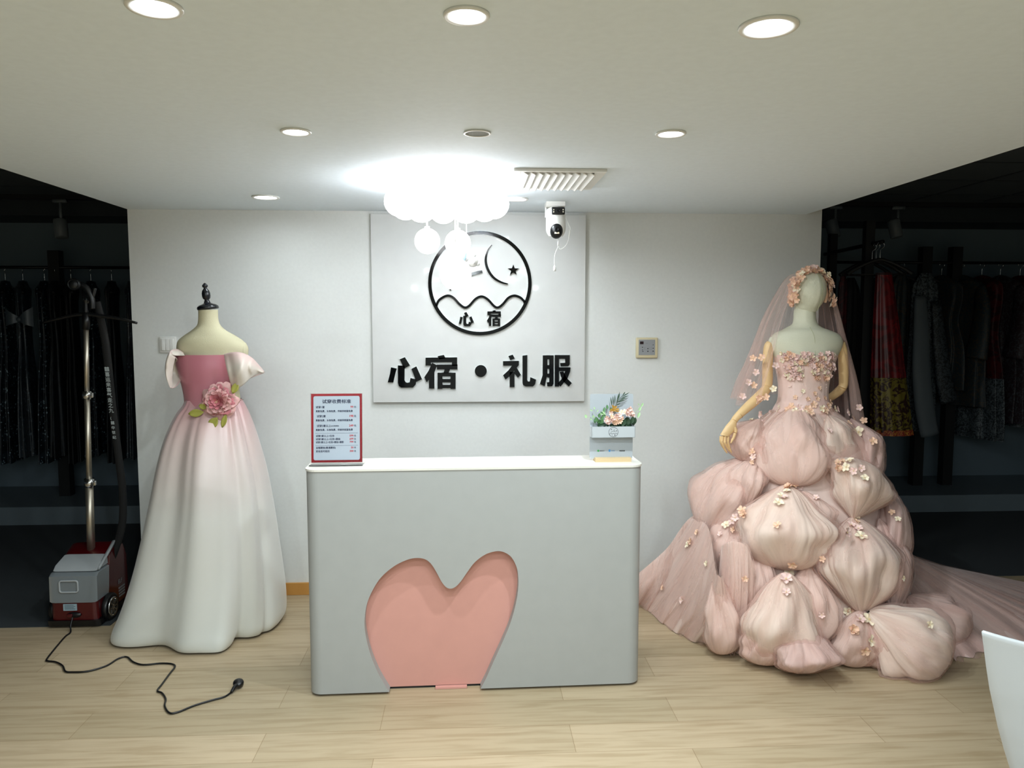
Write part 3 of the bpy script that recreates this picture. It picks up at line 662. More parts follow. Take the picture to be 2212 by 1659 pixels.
# ------------------------------------------------------------------ flowers
def petal_geo(g, c, q, L, W, cup, curl, mi=0, n=5, notch=.12):
    """one petal from c along local +X of rotation q, normal +Z"""
    def fn(u, v):
        s = (v-.5)*2; w = W*math.sin(PI*(.10+u*.64))**.9
        x = L*u*(1-.30*s*s*u*u-notch*(1-abs(s))*(u**6)) ; y = s*w/2
        z = cup*L*(u**1.4)+curl*L*u**3*(-1)+.28*W*(s*s)*math.sin(PI*u*.9)
        return c+q @ Vector((x, y, z))
    g.surf(fn, n, 4, mi=mi)
def blossom_mesh(name, mp, mc, R=.023, np=5, seed=0, layers=1):
    rnd_ = random.Random(seed); g = G()
    for l_ in range(layers):
        for k in range(np):
            a = 2*PI*k/np+rnd_.uniform(-.12, .12)+l_*.6
            q = Matrix.Rotation(a, 3, 'Z') @ Matrix.Rotation(rnd_.uniform(-.2, .2), 3, 'X')
            petal_geo(g, Vector((0, 0, .001*l_)), q, R*rnd_.uniform(.95, 1.12)*(1-.3*l_), R*.74*(1-.2*l_), .32+.5*l_+rnd_.uniform(-.1, .15), .1, 0)
    for k in range(5):
        a = 2*PI*k/5; g.ball((R*.1*math.cos(a), R*.1*math.sin(a), R*.18), R*.07, n=6, mi=1)
    me = bpy.data.meshes.new(name); me.from_pydata([tuple(v) for v in g.V], [], g.F)
    me.materials.append(mp); me.materials.append(mc); me.polygons.foreach_set('material_index', g.M); me.polygons.foreach_set('use_smooth', [True]*len(g.F)); me.update(); return me
def petal_mat(name, col):
    m, nt, b, N, L = nodes_mat(name)
    tc = N.new('ShaderNodeTexCoord'); n = N.new('ShaderNodeTexNoise'); n.inputs['Scale'].default_value = 90; L.new(tc.outputs['Object'], n.inputs['Vector'])
    c = lin(col); r = ramp(N, [(.3, tuple(x*.85 for x in c[:3])), (.7, c[:3])]); L.new(n.outputs['Fac'], r.inputs[0]); L.new(r.outputs[0], b.inputs['Base Color'])
    b.inputs['Roughness'].default_value = .7; b.inputs['Subsurface Weight'].default_value = .15; b.inputs['Subsurface Radius'].default_value = (.01, .005, .004); b.inputs['Subsurface Scale'].default_value = .1
    return m
mp_peach = petal_mat('peach_petal', '#f4cdb2'); mp_cream = petal_mat('cream_petal', '#faecd2'); mp_pink = petal_mat('pale_pink_petal', '#f2d3cb'); m_stam = mat('stamen_pearl', '#f1dcae', .3)
mp_rose = petal_mat('rose_petal', '#d2828a'); mp_rose2 = petal_mat('pale_rose_petal', '#e6b5b2'); m_leaf = mat('olive_leaf', '#a3a04a', .6); m_green = mat('green_leaf', '#4f7a4c', .5); m_green2 = mat('pale_green_leaf', '#9fc090', .5); m_dkgreen = mat('dark_green_leaf', '#26412b', .5)
BL = [blossom_mesh('blossom_peach', mp_peach, m_stam, seed=1), blossom_mesh('blossom_cream', mp_cream, m_stam, seed=2), blossom_mesh('blossom_pink', mp_pink, m_stam, seed=3), blossom_mesh('blossom_double', mp_pink, m_stam, seed=4, layers=2), blossom_mesh('blossom_double_peach', mp_peach, m_stam, seed=5, layers=2)]
def place_blossom(parent, p, nrm, s, kind, rnd_, name='blossom'):
    o = bpy.data.objects.new(name, BL[kind]); COL.objects.link(o); o.parent = parent
    o.location = Vector(p)-ORG[parent.name]
    q = Vector(nrm).normalized().to_track_quat('Z', 'Y'); e = (q @ Matrix.Rotation(rnd_.uniform(0, 6.28), 4, 'Z').to_quaternion())
    o.rotation_euler = e.to_euler(); o.scale = (s, s, s); return o

# ------------------------------------------------------------------ arrangement in the payment sign trough
rnd_ = random.Random(8); AT = SIGN2
t = empty('flower_arrangement', sp2(.5, .37, .02), 'artificial pink hydrangea and greenery filling the trough of the payment sign', 'flowers')
def leaf_geo(g, c, d, L, W, nrm=(0, -1, 0), bend=.15, mi=0):
    d = Vector(d).normalized(); nrm = Vector(nrm); sd = d.cross(nrm).normalized(); nn = sd.cross(d).normalized()
    g.surf(lambda u, v: Vector(c)+d*L*u+sd*(v-.5)*W*math.sin(PI*min(1, u*.94+.03))**.9-nn*bend*L*u*u+nn*abs(v-.5)*W*.25, 6, 4, mi=mi)
def fr_(x, y, d=.02): return sp2((x-305)/860, 1-(y-215)/1220, d)     # crop pixels to sign frame
K = SWD/860
g = G(); leaf_geo(g, fr_(520, 790), (-.3, 0, .5), 60*K, 40*K)
for x, y, dx, dz, L_, W_ in [(570, 560, .1, .8, 110, 55), (640, 500, -.1, 1, 90, 50), (700, 520, .1, 1, 60, 45), (450, 640, .1, .9, 90, 60), (430, 720, -.3, .8, 100, 70), (500, 700, .3, .5, 120, 60), (560, 620, -.4, .6, 100, 50), (560, 780, -.8, .35, 150, 70), (520, 720, -.7, .1, 110, 60), (600, 640, -.5, .6, 110, 50), (500, 790, .3, .8, 130, 60), (400, 760, -.2, .8, 90, 50)]:
    leaf_geo(g, fr_(x, y, .02+rnd_.uniform(-.01, .02)), (dx, rnd_.uniform(-.3, .1), dz), L_*K, W_*K)
g.make('eucalyptus_leaves', m_green, t)
g = G()
for x, y, dx, dz, L_, W_ in [(360, 650, -.2, .8, 60, 40), (215, 655, -.3, 1, 75, 55), (330, 690, -.6, .5, 50, 35), (380, 490, -.3, 1, 50, 30), (340, 520, -.9, .4, 60, 30), (420, 540, .5, .8, 50, 25), (600, 600, -.6, .7, 110, 35), (560, 590, -1, .2, 80, 25), (1230, 660, .4, 1, 130, 60), (1260, 530, .3, .8, 90, 50), (1300, 450, .5, .9, 80, 40), (1255, 430, -.3, .8, 50, 20), (1330, 410, .3, 1, 40, 16)]:
    leaf_geo(g, fr_(x, y, .025), (dx, rnd_.uniform(-.2, .1), dz), L_*K, W_*K)
g.tube([fr_(440, 660), fr_(330, 640), fr_(220, 640)], .0007, n=6).tube([fr_(430, 600), fr_(370, 510), fr_(370, 470)], .0007, n=6).tube([fr_(1130, 640), fr_(1200, 560), fr_(1290, 440), fr_(1330, 380)], .0009, n=6)
g.make('pale_sprigs', m_green2, t)
g = G(); stem = [fr_(760, 560), fr_(810, 380), fr_(880, 290), fr_(980, 190)]; g.tube(stem, .0009, n=6)
for x, y, dx, dz, L_ in [(780, 390, 0, 1, 170), (745, 400, -.03, 1, 160), (810, 380, .25, 1, 190), (850, 320, .15, 1, 160), (820, 370, .9, .35, 150), (850, 320, .9, .2, 170), (880, 295, .9, .3, 180), (910, 265, .8, .45, 180), (930, 240, .5, .7, 90), (800, 420, .8, .3, 100), (720, 430, -.15, 1, 170), (840, 345, .9, .15, 130)]:
    leaf_geo(g, fr_(x, y, .02), (dx, -.1, dz), L_*K, 20*K)
for x, y, dx, dz, L_, W_ in [(1000, 800, .2, .8, 170, 120), (1050, 780, .6, .6, 170, 90), (1090, 760, .2, .9, 150, 80), (980, 780, .7, -.3, 130, 70), (1010, 800, .8, -.45, 110, 60), (1170, 640, .05, -1, 120, 50), (1150, 800, 0, 1, 160, 90), (470, 800, .9, .3, 150, 60), (900, 800, .3, .6, 150, 100), (1040, 640, -.6, -.5, 100, 30)]:
    leaf_geo(g, fr_(x, y, .03+rnd_.uniform(-.012, .012)), (dx, -.15, dz), L_*K, W_*K)
for x in range(450, 1160, 60): leaf_geo(g, fr_(x, 830, .02), (rnd_.uniform(-.6, .6), -.2, .8), 90*K, 60*K)
g.make('dark_leaves', m_dkgreen, t)
g = G()
for k in range(22):
    a = rnd_.uniform(0, PI); leaf_geo(g, fr_(760+rnd_.uniform(-40, 40), 520+rnd_.uniform(-50, 40), .02), (math.cos(a), rnd_.uniform(-.6, 0), math.sin(a)), 85*K, 30*K)
g.make('ochre_succulent', mat('ochre_petal', '#b58a34', .6), t)
hy = []
for x, y in [(600, 640), (650, 680), (700, 620), (690, 700), (745, 650), (790, 610), (800, 670), (850, 640), (870, 710), (900, 650), (640, 730), (740, 710), (820, 730), (590, 700), (700, 560), (850, 590), (780, 740)]:
    place_blossom(t, fr_(x, y, .04+rnd_.uniform(-.008, .008)), (rnd_.uniform(-.5, .5), -1, rnd_.uniform(-.3, .5)), .55, rnd_.choice([2, 2, 3, 0]), rnd_)
for x, y in [(1010, 520), (1060, 490), (1090, 560), (1020, 580), (1120, 600), (1050, 550), (960, 540), (900, 540)]:
    place_blossom(t, fr_(x, y, .035+rnd_.uniform(-.006, .006)), (rnd_.uniform(-.4, .4), -1, rnd_.uniform(-.1, .6)), .62, 3 if x > 970 else 1, rnd_)

# ------------------------------------------------------------------ left bust in satin gown
YB = 4.08
t = empty('dress_form', PY(455, 1334, YB), 'headless cream linen bust with a black turned finial, wearing the ombre satin gown', 'mannequin')
g = G(); loft(g, rows_px([(669, 429, 470, .95), (690, 429, 471, .92), (703, 426, 476, .85), (714, 414, 488, .7), (724, 399, 506, .56), (735, 386, 523, .5), (747, 382, 534, .48), (760, 383, 536, .48), (780, 388, 532, .52), (820, 398, 518, .6), (870, 404, 520, .65), (960, 380, 545, .7)], YB), n=56, m=60, capt=True, capb=True)
g.make('torso', m_linen, t)
G().ball(PY(392, 757, YB)+Vector((0, 0, 0)), .05, n=28, sc=(.22, .75, .86)).make('shoulder_cap', m_linen, t); G().ball(PY(529, 757, YB), .05, n=28, sc=(.22, .75, .86)).make('shoulder_cap', m_linen, t)
fc = PY(449.5, 668, YB); uu = M2(YB)
prof = [(0.1, 0), (21.3, 0), (22, 3), (21, 6), (17, 9), (11, 11), (7, 13), (5.5, 17), (4.5, 20), (7.5, 23), (8.6, 28), (8.4, 34), (7, 39), (4, 43), (3, 45), (5.5, 47), (5.8, 50), (3.8, 52.5), (2.6, 54), (0.1, 55.5)]
G().lathe([(r*uu, h*uu) for r, h in prof], fc, (-.10, 0, 1), n=36, cap=False).make('finial', mat('black_lacquer', '#14161b', .25), t)
m_gown = satin_ombre('pink_to_ivory_satin', [(.0, '#d3d5ce'), (.45, '#d0cec8'), (.68, '#cdb9b4'), (.85, '#c8a2a0'), (1, '#c08e93')])
m_bod = satin_ombre('rose_satin', [(0, '#c48a90'), (.5, '#b97480'), (1, '#bb7582')])
m_slv = satin_ombre('blush_satin', [(0, '#dcd3c7'), (.6, '#dbd0c5'), (1, '#d6b7b2')])
gown = empty('satin_gown', PY(430, 1334, YB), 'strapless satin ball gown fading from rose pink to ivory with off-shoulder sleeves', 'dress')
g = G(); loft(g, rows_px([(765, 376, 522, .66), (775, 378, 520, .68), (795, 383, 518, .72), (820, 391, 515, .74), (850, 398, 515, .75), (872, 400, 522, .76), (888, 396, 530, .75)], YB), n=80, m=40,
    disp=lambda a, u: 1+.006*math.sin(9*a+3*u)*(u > .5)+.012*math.exp(-((a-4.35)/.05)**2)*u)
g.make('bodice', m_bod, gown)
GS = rows_px([(862, 401, 521, .72), (874, 396, 528, .76), (890, 383, 536, .8), (915, 369, 546, .84), (950, 355, 558, .86), (1000, 342, 573, .88), (1050, 332, 584, .88), (1100, 321, 592, .88), (1150, 309, 598, .87), (1200, 297, 604, .86), (1250, 283, 609, .86), (1290, 271, 611, .87), (1318, 262, 611, .89)], YB)
zf = .012
def bump(a, c, w):
    d = (a-c+PI) % (2*PI)-PI; return math.exp(-(d/w)**2)
def skirt(a, u):
    d = 1.0
    d += -.16*bump(a, 4.30, .12+.22*u)*min(1, .25+u*1.4)*(1-.55*u)          # deep centre valley
    d += .07*bump(a, 3.95, .16+.12*u)*(1-.5*u)+.06*bump(a, 4.75, .22)*(1-.3*u)
    d += -.07*bump(a, 5.45, .05+.03*u)*(1-.5*u)+.05*bump(a, 5.62, .07)*(1-.3*u)-.05*bump(a, 5.85, .06)
    d += .05*bump(a, 5.20, .10)*u - .05*bump(a, 4.02, .045+.10*u)*(1-u)*min(1, u*8)-.04*bump(a, 4.62, .05+.05*u)*(1-.7*u)*min(1, u*8)
    h = max(0, (u-.62)/.38)
    d += h*h*(.10*bump(a, 3.75, .38)-.13*bump(a, 4.42, .30)+.10*bump(a, 5.12, .17)-.16*bump(a, 5.52, .14)+.03*bump(a, 4.85, .2))
    tk = max(0, (u-.93)/.07); d -= .05*tk*tk
    sw = .035*noise.noise(Vector((2.2*math.cos(a), 2.2*math.sin(a), u*3)))*u
    return (d+sw, 0)
g = G()
zt_, zb_ = GS[0][2], GS[-1][2]
GS2 = [(cx, cy-.0*z, (z-zb_)/(zt_-zb_)*(zt_-zf)+zf, rx, ry) for cx, cy, z, rx, ry in GS]
loft(g, GS2, n=220, m=120, disp=skirt); g.make('skirt', m_gown, gown)
# waist pleats folding over the skirt
def patch(T, B, m, name, parent, bulge=.03, folds=0, amp=.006, nu=36, nv=22, th=.0025, seed=0, label=None, fan=0, flip=1):
    """T, B: lists of world points (top curve and bottom curve)"""
    Tp, _ = smooth([Vector(p) for p in T], [1]*len(T), 8); Bp, _ = smooth([Vector(p) for p in B], [1]*len(B), 8)
    def at(L_, s): x = s*(len(L_)-1); i = min(int(x), len(L_)-2); return L_[i].lerp(L_[i+1], x-i)
    def fn(u, v):
        p = at(Tp, u).lerp(at(Bp, u), v); y = -bulge*math.sin(PI*v)*(.4+.6*math.sin(PI*u)) - amp*math.sin(folds*2*PI*u+seed+3*noise.noise(Vector((u*3, v*1.5, seed))))*(fan and v or math.sin(PI*v)) 
        return p+Vector((0, y, 0))
    g = G(); g.surf(fn, nu, nv, uvfn=lambda u, v: (u, 1-v)); o = g.make(name, m, parent, label=label)
    if th: solid(o, th)
    return o
YS = 3.93
patch([PY(484, 765, YS+.02), PY(502, 761, YS-.01), PY(522, 762, YS-.01), PY(542, 771, YS+.02), PY(558, 787, YS+.06), PY(571, 803, YS+.1)],
      [PY(503, 838, YS+.03), PY(514, 838, YS), PY(527, 830, YS), PY(541, 817, YS+.03), PY(556, 808, YS+.07), PY(571, 805, YS+.1)], m_slv, 'sleeve', gown, bulge=.05, folds=3.2, amp=.010)
patch([PY(503, 838, YS+.03), PY(514, 838, YS+.02), PY(527, 830, YS+.03), PY(541, 817, YS+.06), PY(571, 805, YS+.1)], [PY(490, 770, YS+.16), PY(512, 770, YS+.22), PY(530, 775, YS+.24), PY(545, 785, YS+.2), PY(571, 803, YS+.1)], m_slv, 'sleeve', gown, bulge=-.02, folds=1, amp=.003)
patch([PY(378, 770, YS+.04), PY(368, 760, YS), PY(361, 772, YS), PY(357, 792, YS), PY(359, 815, YS), PY(369, 838, YS+.02)],
      [PY(384, 777, YS+.06), PY(379, 772, YS+.02), PY(376, 783, YS+.02), PY(373, 798, YS+.02), PY(372, 818, YS+.03), PY(372, 838, YS+.04)], m_slv, 'sleeve', gown, bulge=.03, folds=1.2, amp=.004)
patch([PY(380, 772, YS+.06), PY(386, 790, YS+.1), PY(391, 806, YS+.12), PY(390, 822, YS+.1), PY(380, 835, YS+.06), PY(370, 839, YS+.03)],
      [PY(376, 780, YS+.1), PY(374, 795, YS+.12), PY(372, 806, YS+.12), PY(371, 818, YS+.1), PY(370, 830, YS+.06), PY(369, 838, YS+.04)], m_slv, 'sleeve', gown, bulge=-.01, folds=1, amp=.003)
patch([PY(366, 760, YS+.01), PY(374, 755, YS+.06), PY(386, 755, YS+.1), PY(396, 762, YS+.08)], [PY(372, 766, YS+.0), PY(379, 768, YS+.02), PY(388, 768, YS+.03), PY(399, 768, YS+.02)], m_slv, 'sleeve', gown, bulge=.01, folds=1, amp=.002)
# big rose at the waist
FY = 3.93; fcn = PY(474, 866, FY); uf = M2(FY)
rose = empty('waist_flower', fcn, 'large pink fabric dahlia with olive leaves pinned on the waist of the satin gown', 'flower'); rnd_ = random.Random(5)
QF = Matrix.Rotation(PI/2, 3, 'X')
fm = lambda v: Vector((v.x, -v.z, v.y))
for layer, (npt, L_, W_, cup, mi_) in enumerate([(12, 46, 26, .05, 1), (11, 39, 24, .18, 0), (10, 33, 21, .36, 1), (9, 26, 17, .55, 1), (7, 18, 13, .85, 0), (5, 11, 9, 1.1, 0)]):
    for k in range(npt):
        a = 2*PI*k/npt+layer*.37+rnd_.uniform(-.12, .12); g = G()
        q = QF @ Matrix.Rotation(a, 3, 'Z') @ Matrix.Rotation(rnd_.uniform(-.25, .25), 3, 'X')
        petal_geo(g, fcn+Vector((0, -.007*layer, 0)), q, L_*uf*rnd_.uniform(.9, 1.08), W_*uf*1.05, cup+rnd_.uniform(-.08, .1), .18, n=7)
        g.make('petal', mp_rose2 if mi_ else mp_rose, rose)
g = G()
for k in range(16):
    a = rnd_.uniform(0, 6.28); r = rnd_.uniform(0, 4)*uf; g.ball(fcn+Vector((r*math.cos(a), -.05, r*math.sin(a))), .0016, n=6)
g.make('stamens', m_stam, rose)
for x, y, dx, dz, L_, W_ in [(503, 850, .45, 1, 26, 15), (440, 890, -1, -.12, 32, 17), (470, 902, -.6, -.75, 30, 20), (489, 895, -.35, -1, 30, 12), (448, 880, -.8, .2, 18, 14)]:
    g = G(); leaf_geo(g, PY(x, y, FY-.01), (dx, -.1, dz), L_*uf, W_*uf); solid(g.make('leaf', m_leaf, rose), .0008)
G().tube([PY(505, 880, FY-.02), PY(513, 874, FY-.03), PY(519, 865, FY-.03), PY(526, 863, FY-.03)], .001, n=6).make('stem_wire', m_seam, rose)

# ------------------------------------------------------------------ right mannequin
YM = 3.92; um = M2(YM)
man = empty('mannequin', PY(1735, 1358, YM), 'full faceless linen mannequin with jointed wooden arms wearing the pink tulle gown', 'mannequin')
ORG[man.name] = Vector((man.location.x, YM, 0)); man.location = ORG[man.name]
def face(a, u):        # a soft keel down the middle of the face
    return 1+.035*bump(a, 4.86, .10)*math.sin(PI*min(1, u*1.05))
g = G(); loft(g, rows_px([(586, 1747, 1752, 1), (588, 1738, 1761, 1.15), (594, 1728, 1771, 1.18), (606, 1720, 1778, 1.2), (622, 1716, 1781, 1.2), (638, 1716, 1780, 1.18), (652, 1719, 1775, 1.15), (662, 1722, 1769, 1.1), (669, 1727, 1764, 1.05), (673, 1738, 1759, 1.0, -.015), (674, 1746, 1752, 1, -.02)], YM), n=72, m=60, disp=face, capt=True, capb=True)
hd = g.make('head', m_linen2, man)
G().tube([PY(1757+dx, y, YM)+Vector((0, -dy, 0)) for y, dx, dy in ((592, -3, .065), (605, 0, .083), (625, 2, .094), (645, 1, .09), (660, -1, .075), (671, -3, .06))], .0011, n=6).make('face_seam', mat('pale_seam', '#b3b48f', .8), hd)
g = G(); loft(g, rows_px([(655, 1724, 1764, .95, .02), (672, 1720, 1764, .98, .02), (690, 1718, 1764, .98, .015), (700, 1714, 1767, .9, .01), (707, 1703, 1776, .75, .01), (713, 1690, 1790, .62), (719, 1676, 1805, .54), (727, 1666, 1815, .5), (738, 1661, 1819, .5), (752, 1664, 1816, .52), (768, 1671, 1808, .55), (795, 1678, 1796, .64), (825, 1684, 1788, .68), (855, 1686, 1784, .68), (900, 1670, 1800, .75), (960, 1660, 1810, .8)], YM), n=72, m=80, capt=True, capb=True,
    disp=lambda a, u: 1+.10*bump(a, 4.45, .3)*bump(u*10, 6.8, .9)+.10*bump(a, 4.98, .3)*bump(u*10, 6.8, .9))
g.make('torso', m_linen2, man)
G().tube([PY(1737, 706, YM)+Vector((0, -.068, 0)), PY(1741, 725, YM)+Vector((0, -.096, 0)), PY(1742, 745, YM)+Vector((0, -.10, 0)), PY(1742, 765, YM)+Vector((0, -.105, 0))], .0009, n=6).make('chest_seam', MATS['pale_seam'], man)
def arm(pts, rad, name='arm'): return G().tube(pts, rad, n=28, sub=8).make(name, m_woodarm, man)
def am(px, py, dy): p = PY(px, py, YM+dy); return p
arm([am(1665, 742, 0), am(1660, 752, 0), am(1658, 790, -.005), am(1658, 815, -.01), am(1657, 832, -.012), am(1654, 840, -.015)], [9*um, 10.5*um, 11.3*um, 11.2*um, 11*um, 9.5*um], 'upper_arm')
fa = arm([am(1657, 838, -.02), am(1645, 852, -.035), am(1622, 873, -.055), am(1603, 890, -.075), am(1590, 903, -.085), am(1586, 909, -.09)], [10*um, 11.5*um, 10.8*um, 9*um, 7.6*um, 7*um], 'forearm')
def ringat(p, d, r, parent): G().tube([Vector(p)+Vector(d).normalized().orthogonal().normalized()*0+ (Matrix.Rotation(2*PI*k/24, 3, Vector(d).normalized()) @ Vector(d).normalized().orthogonal().normalized())*r for k in range(24)], .0007, n=5, closed=True, sub=1).make('joint_line', m_seam, parent)
ringat(am(1657, 836, -.012), (0, 0, 1), 11.2*um, fa); d_ = am(1603, 890, -.075)-am(1590, 903, -.085); ringat(am(1597, 896.5, -.08), d_, 8.5*um, fa)
arm([am(1816, 740, 0), am(1820, 760, .01), am(1822, 795, .02), am(1822, 828, .03), am(1819, 838, .03)], [9*um, 10.5*um, 10.8*um, 10*um, 9*um], 'upper_arm')
arm([am(1820, 836, .03), am(1812, 845, .05), am(1798, 856, .07), am(1780, 866, .12)], [9.5*um, 10*um, 8.6*um, 7.5*um], 'forearm')
# hand

hy_ = -.095
g = G()
palm = [(am(1586, 908, -.09), 6.8, 5.6), (am(1583, 916, -.094), 9.2, 6), (am(1577, 925, -.098), 10.8, 6), (am(1570.5, 934, -.10), 10.4, 5.4), (am(1565, 941, -.10), 9.6, 4.6)]
def palmfn(u, v):
    x = u*(len(palm)-1); i = min(int(x), len(palm)-2); f = x-i
    c = palm[i][0].lerp(palm[i+1][0], f); w = lerp(palm[i][1], palm[i+1][1], f)*um; h = lerp(palm[i][2], palm[i+1][2], f)*um; a = v*2*PI
    ax = (palm[-1][0]-palm[0][0]).normalized(); side = Vector((0, -1, 0)).cross(ax).normalized(); side2 = side.lerp(Vector((1, 0, 0)), max(0, u-.5)*1.4).normalized()
    return c+side2*math.cos(a)*w*(-1)+Vector((0, -1, 0))*math.sin(a)*h
g.surf(palmfn, 20, 28, cv=True); g.F.append(tuple(range(28))); g.M.append(0); g.F.append(tuple(range(20*28, 21*28))); g.M.append(0)
hnd = g.make('hand', m_woodarm, man)
for pts, r in [([(1573, 941, 0), (1572.5, 955, -.004), (1575.5, 968, .004), (1580, 977.5, .012)], 3.1), ([(1566.5, 941, -.003), (1566, 957, -.008), (1571, 967, .004), (1577, 975, .014)], 3.2), ([(1561, 941, .0), (1559.5, 955, -.004), (1564, 968, .006), (1570.5, 978.5, .014)], 3.0), ([(1556.8, 942, .006), (1556.2, 953, .004), (1560, 963, .012), (1566, 972, .018)], 2.6)]:
    P3 = [am(x, y, hy_+d) for x, y, d in pts]; g = G()
    g.tube([P3[0], P3[0].lerp(P3[1], .5), P3[1]], [r*um, r*um*.98, r*um*.92], n=12, sub=3).ball(P3[1], r*um*.93, n=12)
    g.tube([P3[1], P3[1].lerp(P3[2], .5), P3[2]], [r*um*.9, r*um*.92, r*um*.82], n=12, sub=3).ball(P3[2], r*um*.82, n=12)
    g.tube([P3[2], P3[2].lerp(P3[3], .6), P3[3]], [r*um*.82, r*um*.74, r*um*.4], n=12, sub=3).ball(P3[3], r*um*.42, n=10)
    fo = g.make('finger', m_woodarm, hnd)
T3 = [am(1586, 922, -.098), am(1589, 930, -.10), am(1586.5, 940, -.104), am(1582, 950, -.108), am(1578.5, 957.5, -.11)]
g = G(); g.tube(T3[:2]+[am(1587.8, 934.5, -.102)], [4.2*um, 4.3*um, 3.6*um], n=14, sub=4).tube([am(1587.6, 935.5, -.102), T3[2], am(1584, 947, -.107)], [3.4*um, 3.5*um, 3*um], n=14, sub=4).ball(am(1584, 947, -.107), 3*um, n=12).tube([am(1584, 947, -.107), T3[3], T3[4]], [3*um, 2.9*um, 1.5*um], n=14, sub=4)
g.make('thumb', m_woodarm, hnd)

# stand under the gown
G().lathe([(.16, 0), (.16, .01), (.02, .016), (.015, .02), (.015, .75)], (man.location.x, YM, 0), n=36).make('stand', m_chrome, man)
G().lathe([(.14, 0), (.14, .01), (.02, .016), (.015, .02), (.015, 1.1)], (t.location.x, YB, 0), n=36).make('stand', m_bronze, bpy.data.objects['dress_form'])

# ------------------------------------------------------------------ pink tulle gown
tg = empty('tulle_gown', (man.location.x, YM, 0), 'blush pink strapless tulle ball gown of gathered puffs scattered with small fabric flowers', 'dress')
mt_shell = tulle('blush_tulle', '#e8cabf', .12, .46, 14, 1.2); mt_shell2 = tulle('mauve_tulle', '#dfc0b8', .12, .46, 16, 1.4)
mt_veil = tulle('veil_tulle', '#efcfc6', .14, .36, 60, .6)
def lining(name, col):
    m, nt, b, N, L = nodes_mat(name)
    tc = N.new('ShaderNodeTexCoord'); mp = N.new('ShaderNodeMapping'); mp.inputs['Scale'].default_value = (8, 1.4, 1); L.new(tc.outputs['UV'], mp.inputs[0])
    n = N.new('ShaderNodeTexNoise'); n.inputs['Scale'].default_value = 1; n.inputs['Detail'].default_value = 4; n.inputs['Distortion'].default_value = .6; L.new(mp.outputs[0], n.inputs['Vector'])
    c = lin(col); r = ramp(N, [(.3, tuple(x*f for x, f in zip(c[:3], (.93, .83, .80)))), (.65, c[:3])]); L.new(n.outputs['Fac'], r.inputs[0]); L.new(r.outputs[0], b.inputs['Base Color'])
    bp = N.new('ShaderNodeBump'); bp.inputs['Strength'].default_value = .6; bp.inputs['Distance'].default_value = .012; L.new(n.outputs['Fac'], bp.inputs['Height']); L.new(bp.outputs[0], b.inputs['Normal'])
    b.inputs['Roughness'].default_value = .7; b.inputs['Sheen Weight'].default_value = .3; return m
ml_a = lining('ivory_lining', '#e8dacd'); ml_b = lining('blush_lining', '#dfc8be'); ml_c = lining('mauve_lining', '#d8bfb7')
WZ = PY(1735, 885, YM).z
ENV = [(0, .60), (.1, .60), (.35, .53), (.6, .44), (.85, .34), (1.05, .24), (WZ, .13)]
SX = [(0, PY(1735, 1330, YM).x), (WZ, PY(1735, 885, YM).x)]
def on_cone(px, py, push=0, iters=8):
    Y = 3.6
    for _ in range(iters):
        P_ = PY(px, py, Y); z = max(0, P_.z); R = interpx(ENV, z)[0]+push; cx = interpx(SX, z)[0]; dx = P_.x-cx
        Y = lerp(Y, YM-math.sqrt(max(0, R*R-dx*dx))*.88, .8)
    P_ = PY(px, py, Y); cx = interpx(SX, max(0, P_.z))[0]
    az = math.atan2(max(.05, YM-Y)*-1, P_.x-cx); nrm = Vector((math.cos(az), math.sin(az), .25)).normalized()
    return P_, nrm
